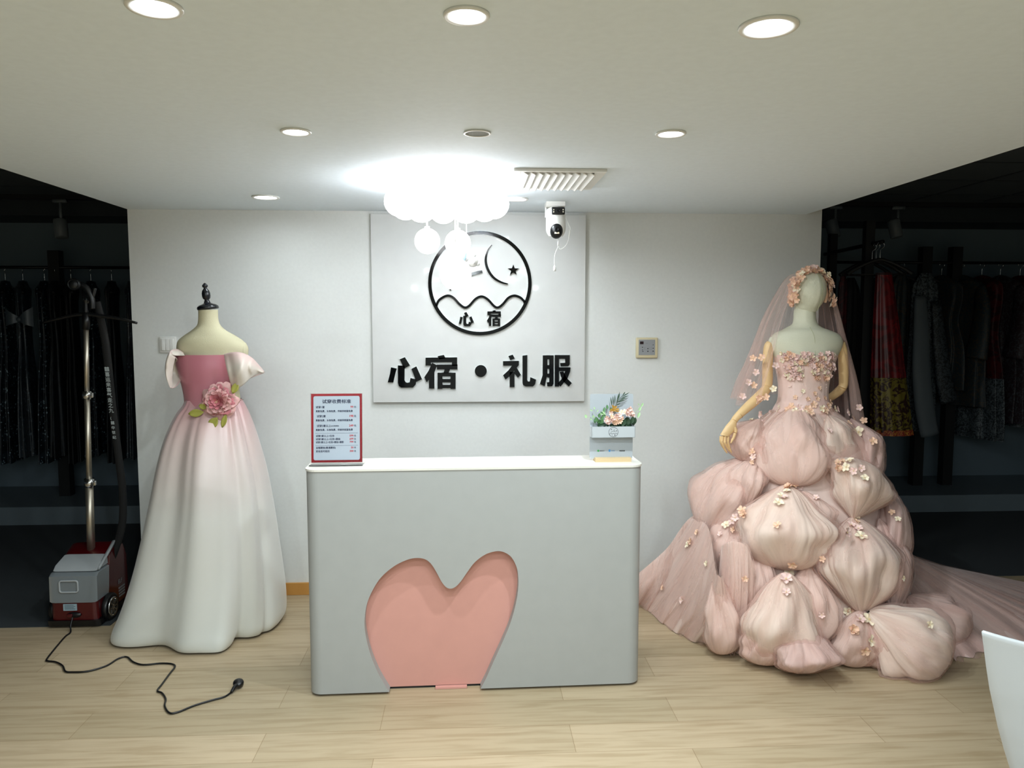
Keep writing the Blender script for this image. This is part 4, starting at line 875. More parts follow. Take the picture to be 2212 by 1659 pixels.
# lining cone under all the puffs
g = G(); rows = [(interpx(SX, z)[0], YM, z, R*.93, R*.93*.88) for z, R in reversed(ENV)]; loft(g, rows, n=96, m=50, disp=lambda a, u: 1+.03*math.sin(14*a+4*math.sin(3*a))*u)
g.make('skirt_lining', ml_b, tg)
def puff(T, B, W, wmax=.62, dep=.55, pinch='t', k=11, seed=0, core=ml_a, shell=mt_shell, Y=None, sharp=.9, amp=.085, name='skirt_puff', lean=0, fl=True, topw=.05, botw=.05, sq=1.0):
    """gathered puff: T top px, B bottom px, W width in px"""
    T = (T[0], T[1]); B = (B[0], B[1]); rnd_ = random.Random(seed)
    mid = ((T[0]+B[0])/2, (T[1]+B[1])/2)
    pc, nrm = on_cone(*mid)
    if Y is not None: pc = PY(mid[0], mid[1], Y)
    # top sits deeper (on the layer above), bottom bulges outward
    Yt = on_cone(*T)[0].y if Y is None else Y+.02; Yb = on_cone(*B)[0].y if Y is None else Y
    pt = PY(T[0], T[1], Yt); pb = PY(B[0], B[1], Yb)
    if pb.z < .006: pb.z = .006
    hz = Vector((nrm.x, nrm.y, 0)).normalized() if Y is None else Vector((0, -1, 0))
    if abs(hz.y) < .35: hz = Vector((hz.x, -.35, 0)).normalized()
    ax = (pb-pt); H = ax.length; axn = ax.normalized(); sd = axn.cross(hz).normalized(); out = sd.cross(axn).normalized()
    w = W*M2(pc.y)/2; dp = max(w*dep, .05)*sq; ph = [rnd_.uniform(0, 6.28) for _ in range(6)]; kk = [k, k*1.7, k*.6]
    def prof(u):
        if pinch == 'tb': return max(0, math.sin(PI*u))**.85
        q_ = u if pinch == 't' else 1-u
        if q_ < wmax: return math.sin(PI/2*q_/wmax)**sharp
        return math.sqrt(max(0, 1-((q_-wmax)/(1-wmax))**2))
    def pinchf(u):
        f = 0
        if 't' in pinch or pinch == 'tb': f += math.exp(-u*3.2)
        if 'b' in pinch: f += math.exp(-(1-u)*3.2)
        return min(1, f)
    def body(scale, extra):
        def fn(u, v):
            a_ = v*2*PI-PI/2; r = prof(u)+ (topw*(1-u)**2+botw*u**2)
            f = pinchf(u)
            cr = lambda n_, p_, wd: -math.exp(-(math.sin(n_*a_/2+p_+.5*math.sin(u*3.1+p_))/wd)**2)
            ff = (math.exp(-2.0*u) if 't' in pinch else 0)+(math.exp(-2.0*(1-u)) if 'b' in pinch else 0)+.10
            wr = 1+.11*ff*cr(k, ph[0], .30)+.07*ff*cr(round(k*1.8), ph[2], .25)+amp*.5*f*math.sin(round(kk[2])*a_+ph[3]+u*4)
            nz = noise.noise(Vector((math.cos(a_)*1.6+seed, math.sin(a_)*1.6, u*2.6)))*.42+noise.noise(Vector((math.cos(a_)*2.6+seed*3, math.sin(a_)*2.6, u*4)))*.16+noise.noise(Vector((math.cos(a_)*9+seed, math.sin(a_)*9, u*6)))*.05
            rr = r*wr*(1+nz*math.sin(PI*u))*scale+extra*math.sin(PI*min(1, u*.96+.02))
            p = pt+ax*u+sd*(math.cos(a_)*w*rr+lean*w*math.sin(PI*u))+out*(math.sin(a_)*dp*rr+dp*.45*math.sin(PI*u))
            if p.z < .004: p.z = .004+.3*max(-.02, (p.z-.004))*0
            return p
        return fn
    g = G(); uvp = lambda u, v: (v+seed*.37, u+seed*.61)
    g.surf(body(.92, 0), 40, 110, cv=True, mi=0, uvfn=uvp); g.surf(body(1.0, .055 if w > .1 else .03), 44, 140, cv=True, mi=1, uvfn=uvp)
    return g.make(name, [core, shell], tg)
P_ = puff
# (top, bottom, width)
P_((1640, 905), (1612, 1000), 120, seed=1, core=ml_b, k=9, dep=.7, wmax=.6)                 # upper left
P_((1838, 905), (1873, 1045), 105, seed=2, core=ml_c, k=9, dep=.7, shell=mt_shell2)
P_((1785, 893), (1822, 1002), 100, seed=3, core=ml_a, k=8, wmax=.7)
P_((1716, 882), (1716, 1052), 152, seed=4, core=ml_b, k=9, wmax=.68, topw=.22)
# tier two
P_((1625, 985), (1520, 1145), 140, seed=5, core=ml_b, k=9, wmax=.6, lean=0)
P_((1632, 985), (1606, 1106), 110, seed=6, core=ml_b, pinch='tb', k=8)
P_((1905, 1040), (1925, 1232), 125, seed=7, core=ml_c, shell=mt_shell2, k=8)
P_((1840, 995), (1844, 1122), 150, seed=8, core=ml_a, pinch='b', wmax=.55, k=12, topw=.35)
P_((1735, 1060), (1765, 1160), 90, seed=38, core=ml_b, pinch='t', k=8)
P_((1700, 1046), (1694, 1232), 215, seed=9, core=ml_a, wmax=.6, k=12)
# tier three
P_((1604, 1103), (1550, 1246), 110, seed=10, core=ml_b, pinch='tb', k=9)
P_((1900, 1120), (1930, 1330), 120, seed=12, core=ml_c, pinch='tb', k=8, shell=mt_shell2)
P_((1845, 1118), (1862, 1326), 205, seed=11, core=ml_a, pinch='tb', k=12, shell=mt_shell2, topw=.1)
P_((1640, 1170), (1622, 1345), 110, seed=51, core=ml_b, k=8)
P_((1745, 1215), (1740, 1400), 120, seed=39, core=ml_b, k=7)
# bottom tier on the floor
P_((1700, 1236), (1668, 1432), 182, seed=13, core=ml_a, wmax=.62, k=9, Y=3.43, sharp=.75)
P_((1722, 1352), (1727, 1472), 128, seed=14, core=ml_c, shell=mt_shell2, k=8, Y=3.36, sharp=.6, wmax=.55, dep=.9)
P_((1655, 1340), (1650, 1436), 120, seed=44, core=ml_b, k=8, Y=3.42, sharp=.6, wmax=.55)
P_((1862, 1318), (1828, 1452), 112, seed=15, core=ml_b, k=8, Y=3.40, sharp=.7)
P_((1868, 1320), (1872, 1440), 60, seed=16, core=ml_c, k=6, Y=3.39, shell=mt_shell2)
P_((1876, 1322), (2030, 1462), 175, seed=17, core=ml_a, k=9, Y=3.38, sharp=.62, wmax=.6, shell=mt_shell2, dep=.7)
P_((1548, 1242), (1562, 1412), 90, seed=18, core=ml_b, k=7, Y=3.55, sharp=.8, wmax=.7, dep=.8)
P_((1900, 1330), (1930, 1462), 130, seed=45, core=ml_b, k=9, Y=3.38, sharp=.6, wmax=.6)
P_((1960, 1290), (2075, 1392), 130, seed=19, core=ml_c, k=8, Y=3.62, sharp=.7, shell=mt_shell2)
# sheets that sweep to the floor on both sides
def floorpts(L_): return [PZ(x, y, .004) for x, y in L_]
mt_side = [('l', ml_b)]
def sheet(T, B, core, shell, seed, name, folds=7, amp=.02, bulge=.06):
    o = patch(T, B, core, name, tg, bulge=bulge, folds=folds, amp=amp, nu=90, nv=40, th=0, seed=seed, fan=1)
    o2 = patch([p+Vector((0, -.018, .012)) for p in T], [p+Vector((0, -.02, 0)) for p in B], shell, name, tg, bulge=bulge*1.2, folds=folds*1.6, amp=amp, nu=110, nv=40, th=0, seed=seed+2, fan=1)
sheet([PY(1496, 1120, 3.98), PY(1530, 1140, 3.78), PY(1548, 1240, 3.52), PY(1560, 1244, 3.5)], floorpts([(1372, 1290), (1430, 1345), (1500, 1385), (1585, 1404)]), ml_b, mt_shell, 1, 'skirt_panel', folds=6, amp=.022)
sheet([PY(1380, 1238, 4.2), PY(1440, 1185, 4.15), PY(1490, 1120, 4.05), PY(1570, 1085, 3.9)], floorpts([(1350, 1305), (1385, 1310), (1440, 1340), (1540, 1385)]), ml_b, mt_shell, 3, 'skirt_panel', folds=4)
sheet([PY(1558, 1180, 3.62), PY(1580, 1170, 3.56), PY(1612, 1180, 3.52), PY(1630, 1230, 3.5)], floorpts([(1530, 1396), (1568, 1408), (1590, 1409), (1618, 1405)]), ml_b, mt_shell, 5, 'skirt_panel', folds=5)
sheet([PY(1940, 1195, 4.15), PY(1965, 1200, 4.1), PY(1975, 1240, 3.95), PY(1960, 1290, 3.75)], floorpts([(2300, 1330), (2260, 1362), (2160, 1400), (2060, 1425)]), ml_c, mt_shell2, 7, 'train', folds=6, amp=.02, bulge=.02)
sheet([PY(1930, 1200, 4.3), PY(1960, 1200, 4.25), PY(1968, 1202, 4.2), PY(1972, 1215, 4.1)], floorpts([(2330, 1280), (2310, 1300), (2300, 1320), (2290, 1340)]), ml_c, mt_shell2, 9, 'train', folds=5, amp=.01, bulge=.02)
# gathered yoke below the waist
g = G(); g2 = G(); YK = rows_px([(872, 1684, 1787, .78), (884, 1676, 1797, .8), (900, 1658, 1815, .84), (925, 1634, 1842, .88), (955, 1612, 1866, .9), (985, 1600, 1880, .9)], YM)
yk = lambda a, u: 1+.05*math.sin(19*a+2.5*math.sin(2*a))*min(1, .25+u)*(1.2-u)+.10*noise.noise(Vector((a*1.5, u*2, 4)))*u
loft(g, YK, n=170, m=30, disp=yk); g.make('gathered_yoke', ml_b, tg)
loft(g2, YK, n=170, m=30, disp=lambda a, u: yk(a+.1, u)+.05*u+.01); g2.make('yoke_tulle', mt_shell, tg)
# bodice
g = G(); BR = rows_px([(766, 1671, 1808, .62), (790, 1676, 1799, .7), (815, 1681, 1791, .74), (840, 1683, 1787, .75), (865, 1681, 1788, .76), (885, 1672, 1797, .8), (892, 1674, 1797, .8)], YM)
loft(g, BR, n=96, m=40, disp=lambda a, u: 1+.006*math.sin(24*a)+.07*bump(a, 4.42, .3)*bump(u*10, 1.8, 1.6)+.07*bump(a, 5.0, .3)*bump(u*10, 1.8, 1.6))
g.make('bodice', lining('nude_corset', '#e6cbc2'), tg)
g = G(); rnd_ = random.Random(77)
def on_body(px, py, push=.0):
    y, Yy = py, 3.7; row = None
    z = PY(px, py, YM-.1).z
    best = min(range(61), key=lambda i: abs(interp(BR, i/60)[2]-z)); cx, cy, zz, rx, ry = interp(BR, best/60)
    P0 = PY(px, py, YM-.08); dx = max(-1, min(1, (P0.x-cx)/(rx))); c = math.sqrt(max(0, 1-dx*dx))
    Yy = cy-ry*c-push; P0 = PY(px, py, Yy); return P0, Vector((dx/rx, -c/ry, 0)).normalized()
for k in range(70):
    p, n_ = on_body(rnd_.uniform(1684, 1786), rnd_.uniform(805, 872)); g.ball(p, rnd_.uniform(.0012, .0026), n=6)
g.make('beads', mat('pearl_bead', '#f2e4dc', .15), tg)
FL = []
rnd_ = random.Random(21)
gc = G(); gc2 = G()
for k in range(150):     # dense flowers on the bust: nobody could count them
    x = rnd_.uniform(1680, 1802); cxb = 1712 if x < 1748 else 1774
    ylim = 820-((x-cxb)/36)**2*22 if abs(x-1745) > 10 else 790
    y = rnd_.uniform(763, max(772, ylim)); p, n_ = on_body(x, y, rnd_.uniform(.004, .018))
    q = (n_+Vector((rnd_.uniform(-.6, .6), 0, rnd_.uniform(-.3, .6)))).normalized().to_track_quat('Z', 'Y').to_matrix() @ Matrix.Rotation(rnd_.uniform(0, 6.28), 3, 'Z'); s_ = rnd_.uniform(.55, .8); me = BL[rnd_.choice([2, 3, 3])]
    gc.add([p+q @ (v.co*s_) for v in me.vertices], [tuple(f.vertices) for f in me.polygons], rnd_.choice([0, 0, 0, 1, 2]))
tag(gc.make('petal_clusters', [mp_pink, mp_peach, mp_cream], tg), kind='stuff')
for x, y in [(1706, 833), (1735, 845), (1760, 850), (1770, 838), (1698, 858), (1718, 858), (1745, 862), (1766, 862), (1782, 860), (1692, 872), (1708, 877), (1725, 880), (1742, 882), (1757, 874), (1772, 882), (1786, 876), (1800, 882), (1680, 882), (1686, 890), (1806, 884), (1736, 892), (1716, 888), (1780, 886), (1748, 890), (1700, 885), (1793, 870)]:
    p, n_ = on_body(x, y, .014 if y > 868 else .004)
    place_blossom(tg, p+(Vector((0, -.015, 0)) if y > 875 else Vector()), n_+Vector((0, 0, .25)), .95 if y > 868 else .6, rnd_.choice([0, 0, 1, 1, 2]), rnd_)
bpy.context.view_layer.update()
# blossoms on the skirt: dropped on the real puff surface by ray casting
from mathutils.bvhtree import BVHTree
bv, bf = [], []
for ch in tg.children:
    if ch.type == 'MESH' and ch.name.split('.')[0] in ('skirt_puff', 'skirt_lining', 'skirt_panel', 'train'):
        n0 = len(bv); bv += [v.co+ORG[tg.name] for v in ch.data.vertices]; bf += [tuple(i+n0 for i in f.vertices) for f in ch.data.polygons]
bvh = BVHTree.FromPolygons(bv, bf)
for x, y, s, k in [(1776, 913, .9, 1), (1791, 932, .7, 2), (1623, 908, .6, 1), (1646, 896, .9, 2), (1667, 890, .6, 2), (1650, 912, .6, 2), (1857, 934, 1.35, 1), (1885, 954, .9, 0), (1838, 890, 1, 2), (1849, 904, .9, 0), (1833, 915, .7, 0),
                   (1627, 977, .9, 0), (1629, 988, .8, 2), (1626, 998, .6, 0), (1811, 1000, .8, 0), (1836, 996, .9, 1), (1830, 1009, 1.0, 1), (1809, 1012, .9, 4), (1845, 1017, .9, 2), (1860, 1012, .8, 2), (1868, 1034, .9, 1), (1820, 998, .7, 0),
                   (1703, 1054, 1, 4), (1715, 1052, .9, 0), (1700, 1062, .8, 1), (1728, 1054, .7, 2), (1688, 1073, 1.0, 1), (1682, 1087, 1.1, 1), (1763, 1076, .7, 2), (1696, 1075, .7, 2),
                   (1603, 1103, 1, 0), (1606, 1112, .9, 4), (1590, 1118, .9, 2), (1583, 1126, .9, 2), (1570, 1135, 1, 1), (1585, 1144, .7, 0), (1556, 1154, .6, 2), (1507, 1150, .7, 0), (1493, 1170, .9, 0), (1487, 1177, .8, 1), (1680, 1136, .9, 0),
                   (1848, 1118, .9, 1), (1838, 1135, .9, 2), (1827, 1150, 1.1, 2), (1855, 1143, .9, 2), (1860, 1160, 1.3, 1), (1850, 1128, .7, 0), (1927, 1108, .7, 0), (1939, 1122, .7, 1),
                   (1704, 1235, 1.1, 1), (1697, 1252, 1.3, 2), (1712, 1218, 1, 0), (1698, 1280, .9, 2), (1775, 1208, .7, 0), (1528, 1218, .7, 1), (1609, 1250, .7, 0), (1433, 1270, .7, 0), (1475, 1296, .9, 2),
                   (1838, 1322, 1, 0), (1876, 1339, 1.4, 1), (1856, 1338, 1.1, 2), (1843, 1361, 1.1, 4), (1879, 1385, 1.2, 1), (1868, 1405, 1, 0), (1828, 1320, .9, 1), (2007, 1349, .8, 1), (1949, 1248, .6, 1), (1775, 1327, .7, 2)]:
    d = ray(x, y).normalized(); loc, nr, idx, dist = bvh.ray_cast(EYE, d, 8)
    if loc is None: loc, nr = on_cone(x, y)
    if nr.dot(d) > 0: nr = -nr
    place_blossom(tg, loc+nr*.004, nr, s*1.12, k, rnd_)
hp_ = mat('rhinestone', '#eef4ff', .05, metal=.8)
# ------------------------------------------------------------------ veil and wreath
wr = empty('flower_wreath', PY(1748, 640, YM), 'crown of peach fabric blossoms around the head of the mannequin', 'wreath'); rnd_ = random.Random(4)
hc = PY(1749, 632, YM)
for k in range(96):
    a = lerp(-.42, PI+.42, rnd_.random()) if k > 26 else lerp(-.42, PI+.42, k/26); rr = rnd_.uniform(.93, 1.12)
    R1, R2 = 41.5*um, 51*um
    p = Vector((hc.x+R1*rr*math.cos(a), YM+rnd_.uniform(-.075, .02), hc.z+R2*rr*math.sin(a)-4*um))
    n_ = Vector((math.cos(a), rnd_.uniform(-1.3, -.2), math.sin(a)))
    place_blossom(wr, p, n_, rnd_.uniform(.75, 1.0), rnd_.choice([0, 0, 4, 4, 0, 1, 2]), rnd_)
G().tube([Vector((hc.x+38*um*math.cos(a_*.1), YM, hc.z+46*um*math.sin(a_*.1)-4*um)) for a_ in range(-4, 36)], .008, n=8, sub=1).make('band', mp_peach, wr)
veil = empty('bridal_veil', PY(1745, 600, YM), 'sheer pink tulle veil falling from the flower wreath over the shoulders', 'veil')
VR = rows_px([(590, 1722, 1778, .95, .03), (600, 1708, 1794, .95, .04), (640, 1686, 1808, .9, .05), (690, 1664, 1823, .8, .06), (740, 1646, 1838, .75, .06), (790, 1628, 1852, .72, .06), (830, 1614, 1862, .70, .07), (870, 1604, 1870, .70, .08)], YM)
g = G()
A0, A1 = math.radians(-35), math.radians(222)
def vf(u, v):
    cx, cy, z, rx, ry = interp(VR, u*.999); a = lerp(A0, A1, v)
    d = 1+(.05+.05*u)*math.sin(13*a+2*math.sin(4*a)+u*1.2)*min(1, u*2.5)+.02*noise.noise(Vector((a*3, u*4, 1)))
    ex = .0
    if a < 1.2: ex = -u*u*.22*bump(a, .1, .9)
    return Vector((cx+rx*d*math.cos(a), cy+ry*d*math.sin(a), z+ex+.02*math.sin(5*a)*u))
g.surf(vf, 60, 220, uvfn=lambda u, v: (v, u)); g.make('veil_layer', mt_veil, veil)
for k, (x, y) in enumerate([(1627, 774), (1645, 772), (1675, 790), (1617, 826), (1633, 804), (1604, 856), (1655, 858), (1641, 860), (1671, 840), (1856, 880), (1866, 908), (1628, 832)]):
    p = PY(x, y, YM-.03-(.06 if 1640 < x < 1700 else 0)); place_blossom(veil, p, (rnd_.uniform(-.3, .3)-.3, -1, .2), .9, [0, 0, 2, 2, 2, 2, 0, 4, 1, 2, 0, 0][k], rnd_)

# ------------------------------------------------------------------ garment steamer
s0 = PZ(112, 1352, 0); s1 = PZ(205, 1362, 0); SY = (s0.y+s1.y)/2; X0, X1 = s0.x+.02, s1.x
def sc(px, py): return PY(px, py, SY)
t = empty('garment_steamer', ((X0+X1)/2, SY+.17, 0), 'red upright garment steamer with clear water tank and steel pole', 'steamer')
W_ = X1-X0; DP = .36; H1 = sc(160, 1302).z; H2 = sc(160, 1240).z; H3 = H2+.10
def ybox(prof, x0, x1, ins=.0):    # side profile (y,z) extruded along x with bevelled ends
    g = G(); k = len(prof); c = (sum(p[0] for p in prof)/k, sum(p[1] for p in prof)/k)
    xs = [(x0, .93), (x0+.012, .985), (x0+.03, 1), (x1-.03, 1), (x1-.012, .985), (x1, .93)]
    V = [(x, c[0]+(y-c[0])*s, c[1]+(z-c[1])*s) for x, s in xs for y, z in prof]
    F = [(i*k+j, i*k+(j+1) % k, (i+1)*k+(j+1) % k, (i+1)*k+j) for i in range(len(xs)-1) for j in range(k)]+[tuple(range(k))[::-1], tuple(range((len(xs)-1)*k, len(xs)*k))]
    g.add(V, F); return g
y0 = SY
autosmooth(ybox([(y0-.005, .012), (y0-.012, .045), (y0+.37, .045), (y0+.38, .012)], X0-.02, X1+.012).make('bumper', m_black, t))
autosmooth(ybox([(y0, .035), (y0+.0, H1), (y0+.14, H1+.03), (y0+.155, H2+.06), (y0+.24, H3), (y0+.33, H3-.02), (y0+.37, H2), (y0+.38, .06), (y0+.36, .035)], X0, X1, ).make('body', m_red, t))
m_tank = mat('frosted_water_tank', '#8f979b', .25, trans=.35)
autosmooth(ybox([(y0-.006, H1+.002), (y0-.002, H2-.012), (y0+.02, H2+.004), (y0+.15, H2+.004), (y0+.138, H1+.034), (y0+.13, H1+.002)], X0-.003, X1+.003).make('water_tank', m_tank, t))
autosmooth(ybox([(y0+.014, H2+.010), (y0+.04, H2+.034), (y0+.145, H2+.064), (y0+.15, H2+.010)], X0+.012, X1-.004).make('tank_lid', mat('frosted_lid', '#a3a7a9', .3), t))
G().prism([(X1-.008, y0+.03, H2+.012), (X1-.008, y0+.05, H2+.03), (X1-.008, y0+.22, H3+.018), (X1-.008, y0+.235, H3+.006)], (1, 0, 0), .014).make('carry_handle', MATS['frosted_lid'], t)
cx_ = lerp(X0, X1, .42)
def rr3(cx, cz, w, h, r, y): return [(cx+x_, y, cz+z_) for x_, z_ in rrect(-w/2, -h/2, w/2, h/2, r)]
g = G(); fz = lerp(H1, H2, .58); ro = rr3(cx_, fz, .095, .062, .012, y0-.007); 
g.tube(ro, .005, n=8, closed=True, sub=1); g.make('tank_grip', MATS['frosted_lid'], t)
lb = flat(G().box((cx_-.035, y0-.004, H1-.042), (cx_+.035, y0+.002, H1-.006)).make('rating_label', mat('pale_label', '#93a9b3', .5), t))
g = G()
for k in range(4): g.box((cx_-.028, y0-.0045, H1-.034+k*.007), (cx_+(.02 if k % 2 else .028), y0-.003, H1-.032+k*.007))
flat(g.make('label_print', m_blacksoft, lb))
G().ball((cx_+.02, y0-.004, .075), .026, n=16, sc=(1.5, .4, .6)).make('cord_socket', m_black, t)
G().box((cx_-.01, y0-.02, .066), (cx_+.016, y0-.004, .084), bev=.003).make('switch', m_red, t)
for sx_, xx in ((1, X1+.004), (-1, X0-.012)):
    wz = .075; wc = Vector((xx, y0+.11, wz))
    wo = G().lathe([(.045, -.01), (.070, -.008), (.075, 0), (.075, .02), (.070, .026), (.055, .027)], wc, (sx_, 0, 0), n=36).make('wheel', m_black, t)
    G().lathe([(.054, .022), (.054, .030), (.046, .033), (.042, .026), (.02, .024), (.012, .03), (.0005, .031)], wc, (sx_, 0, 0), n=36, cap=False).make('chrome_rim', m_chrome, wo)
    g = G()
    for k in range(8):
        a = 2*PI*k/8; g.box((-.002, -.004, .012), (.004, .004, .046)); 
        for v in g.V[-8:]:
            w3 = Matrix.Rotation(a, 3, 'X') @ v; v.x, v.y, v.z = wc.x+sx_*.027+w3.x, wc.y+w3.y, wc.z+w3.z
    flat(g.make('spokes', m_chrome, wo))
for k in range(5):
    pass
gt_ = G(); text_geo(gt_, 'ELF', .034, (X1+.0022, y0+.24, .155), (0, 1, 0), (0, 0, 1), .0005, .02)
for k in range(4): gt_.box((X1, y0+.25, .075+k*.016), (X1+.0025, y0+.32, .083+k*.016))
flat(gt_.make('side_marking', mat('grey_print', '#8b8f92', .5), t))
PYY = SY+.20
def sq(px, py, dy=0): return PY(px, py, PYY)+Vector((0, dy, 0))
def pole(pa, pb, wpx, name='pole', m=m_steel):
    a_, b_ = sq(*pa), sq(*pb); return G().tube([a_, b_], wpx/2*M2(PYY), n=18, sub=1).make(name, m, t)
for dx in (0,):
    pole((197, 1222), (197, 1188), 9, 'pole_socket', m_black)
    pole((197, 1190), (193, 1048), 16); pole((193, 1046), (188, 858), 11.5); pole((188, 858), (186, 710), 10)
for (pa, pb, w) in (((193.4, 1052), (193, 1034), 21), ((188.3, 862), (188, 845), 19)):
    pole(pa, pb, w, 'clamp', m_chrome)
    c_ = sq((pa[0]+pb[0])/2+w*.55, (pa[1]+pb[1])/2); G().box(c_-Vector((.008, .01, .014)), c_+Vector((.008, .01, .014)), bev=.003).make('clamp_lever', m_chrome, t)
pole((186, 712), (186, 676), 15, 'pole_head', m_black)
G().tube([sq(92, 697), sq(120, 690), sq(160, 681), sq(186, 679), sq(220, 683), sq(260, 689), sq(296, 698)], [.006, .011, .013, .015, .013, .011, .008], n=12, flat=.8).make('hanger_bar', m_black, t)
G().tube([sq(186, 676), sq(186, 655), sq(186, 648)], [.013, .014, .02], n=14).tube([sq(188, 655), sq(200, 640), sq(205, 622)], .01, n=12).make('nozzle_holder', m_black, t)
G().tube([sq(200, 668), sq(198, 645), sq(186, 622), sq(170, 614)], [.014, .016, .017, .018], n=16).make('nozzle_handle', m_black, t)
hdn = G().lathe([(.001, .0), (.026, .0), (.032, .008), (.034, .016), (.024, .05), (.01, .055)], sq(168, 615, -.05), (-.15, 1, 0), n=32, cap=False); 
nz_ = hdn.make('nozzle_head', m_black, t)
G().lathe([(.029, 0), (.030, -.002), (.024, -.003), (.022, 0)], sq(168, 615, -.05), (-.15, 1, 0), n=32, cap=False).make('nozzle_rim', m_bronze, nz_)
HZ = [(203, 652), (212, 690), (222, 740), (229, 800), (235, 860), (243, 930), (252, 1000), (260, 1070), (258, 1140), (240, 1200), (222, 1238)]
hose = G().tube([sq(x, y, .03) for x, y in HZ], .021, n=16, flat=.6).make('steam_hose', mat('hose_black', '#050506', .8), t)
for nm_, chs, y0_, dy_, sz_ in (('white_characters', '囍喜运来喜气走之九', 797, 11.2, .027), ('small_characters', '(囍中世纪', 903, 10.5, .020)):
    g = G()
    for k, ch in enumerate(chs):
        y = y0_+k*dy_; x = interpx([(p[1], p[0]) for p in HZ], y)[0]; text_geo(g, ch, sz_, sq(x, y, .03-.0165)+Vector((-sz_*.5, 0, -sz_*.45)), (1, 0, 0), (-.1, 0, 1), .0004, .02)
    g.make(nm_, mat('dull_white_print', '#a7afb0', .6), hose)
# cord and plug on the floor
cpx = [(152, 1366), (140, 1376), (118, 1402), (101, 1424), (104, 1428), (120, 1430), (135, 1438), (141, 1450), (155, 1452), (190, 1450), (230, 1438), (255, 1423), (274, 1419), (288, 1430), (310, 1436), (345, 1433), (370, 1434), (378, 1440), (366, 1456), (350, 1478), (340, 1492), (350, 1497), (358, 1510), (356, 1525), (366, 1540), (385, 1538), (420, 1524), (460, 1512), (485, 1505), (500, 1495)]
pts = [Vector((cx_+.02, y0-.02, .07)), Vector((PZ(156, 1362).x, y0-.045, .03))]+[PZ(x, y, .006) for x, y in cpx]
G().tube(pts, .0042, n=10).make('power_cord', m_black, t)
pe = PZ(500, 1495, .012); pf = PZ(510, 1482, .02)
pg = G().tube([pe, pe.lerp(pf, .6)+Vector((0, 0, .003)), pf], [.006, .009, .012], n=12).lathe([(.012, -.006), (.022, -.004), (.0235, .008), (.022, .014), (.014, .019), (.001, .02)], PZ(515, 1478, .018), (.1, -.35, 1), n=28).make('plug', m_black, t)

# ------------------------------------------------------------------ chair at the right edge
CYY = 1.75; t = empty('chair', PY(2230, 1500, CYY+.2)*1, 'white moulded chair cut off by the right edge of the photo', 'chair')
t.location.z = 0; ORG[t.name] = t.location.copy()
zt = PY(2121, 1362, CYY).z; xl = PY(2121, 1362, CYY).x
edge = [(2120, 1361), (2126, 1395), (2133, 1440), (2142, 1490), (2152, 1530), (2163, 1575), (2178, 1625), (2194, 1672), (2215, 1720)]
cxc = xl+.24
def back(u, v):
    x_ = u*(len(edge)-1); i = min(int(x_), len(edge)-2); f = x_-i; ex_ = lerp(edge[i][0], edge[i+1][0], f); ey_ = lerp(edge[i][1], edge[i+1][1], f)
    p = PY(ex_, ey_, CYY); s = v*2-1; half = cxc-p.x
    x = cxc+half*s; curve = .10*(1-s*s)*(1)
    return Vector((x, CYY-curve+.0+.02*u, p.z-.02*(1-s*s)*(1-u)-.0*abs(s)))
g = G(); g.surf(back, 24, 24); o = g.make('backrest', mat('white_moulded_plastic', '#b4b8ba', .4), t); solid(o, .012); o.modifiers.new('round', 'BEVEL').width = .004
zs = back(1, .5).z; 
G().box((cxc-.2, CYY-.46, zs-.04), (cxc+.2, CYY-.06, zs+.0), bev=.018).make('seat', MATS['white_moulded_plastic'], t)
for dx in (-.17, .17):
    for dy in (-.42, -.1): G().tube([(cxc+dx*.8, CYY+dy, zs-.03), (cxc+dx*1.2, CYY+dy*1.0, .002)], [.014, .010], n=12, sub=1).make('leg', m_woodarm, t)

# ------------------------------------------------------------------ dark side bays
def railrow(px0, px1, py, Y, label, posts):
    a = PY(px0, py, Y); b = PY(px1, py, Y); z = (a.z+b.z)/2; t = empty('clothes_rail', ((a.x+b.x)/2, Y, .15), label, 'clothes rail')
    G().tube([(a.x, Y, z), (b.x, Y, z)], .013, n=14, sub=1).make('rail', m_bronze, t)
    for p_ in posts:
        x = PY(p_, py, Y).x; flat(G().box((x-.045, Y-.02, .15), (x+.045, Y+.06, z+.14)).make('post', m_blacksoft, t))
    return z
RY = 6.6
zl = railrow(-420, 285, 577, RY, 'long dark hanging rail at the back of the left bay', (118, -300))
zr = railrow(1790, 2500, 568, RY, 'long dark hanging rail at the back of the right bay', (2001, 2066, 2420))
HG = None
def hanger(x, Y, z, rot, group, label):
    global HG
    if HG is None:
        HG = empty('clothes_hanger', (0, 0, 0), label, 'hanger', group)
        G().tube([(0, 0, -.10), (0, 0, -.05), (.004, 0, -.03), (.022, 0, -.015), (.022, 0, .006), (0, 0, .018), (-.018, 0, .010), (-.021, 0, -.002)], .0024, n=8).make('hook', m_chrome, HG)
        G().tube([(-.21, 0, -.20), (-.16, 0, -.165), (-.07, 0, -.12), (0, 0, -.10), (.07, 0, -.12), (.16, 0, -.165), (.21, 0, -.20)], [.014, .013, .011, .011, .011, .013, .014], n=10, flat=1).tube([(-.2, 0, -.20), (.2, 0, -.20)], .004, n=6, sub=1).make('shoulder_bar', m_blacksoft, HG)
        o = HG
    else: o = copy_tree(HG)
    o.location = (x, Y, z); o.rotation_euler = (0, 0, rot); tag(o, label, 'hanger', group); return o
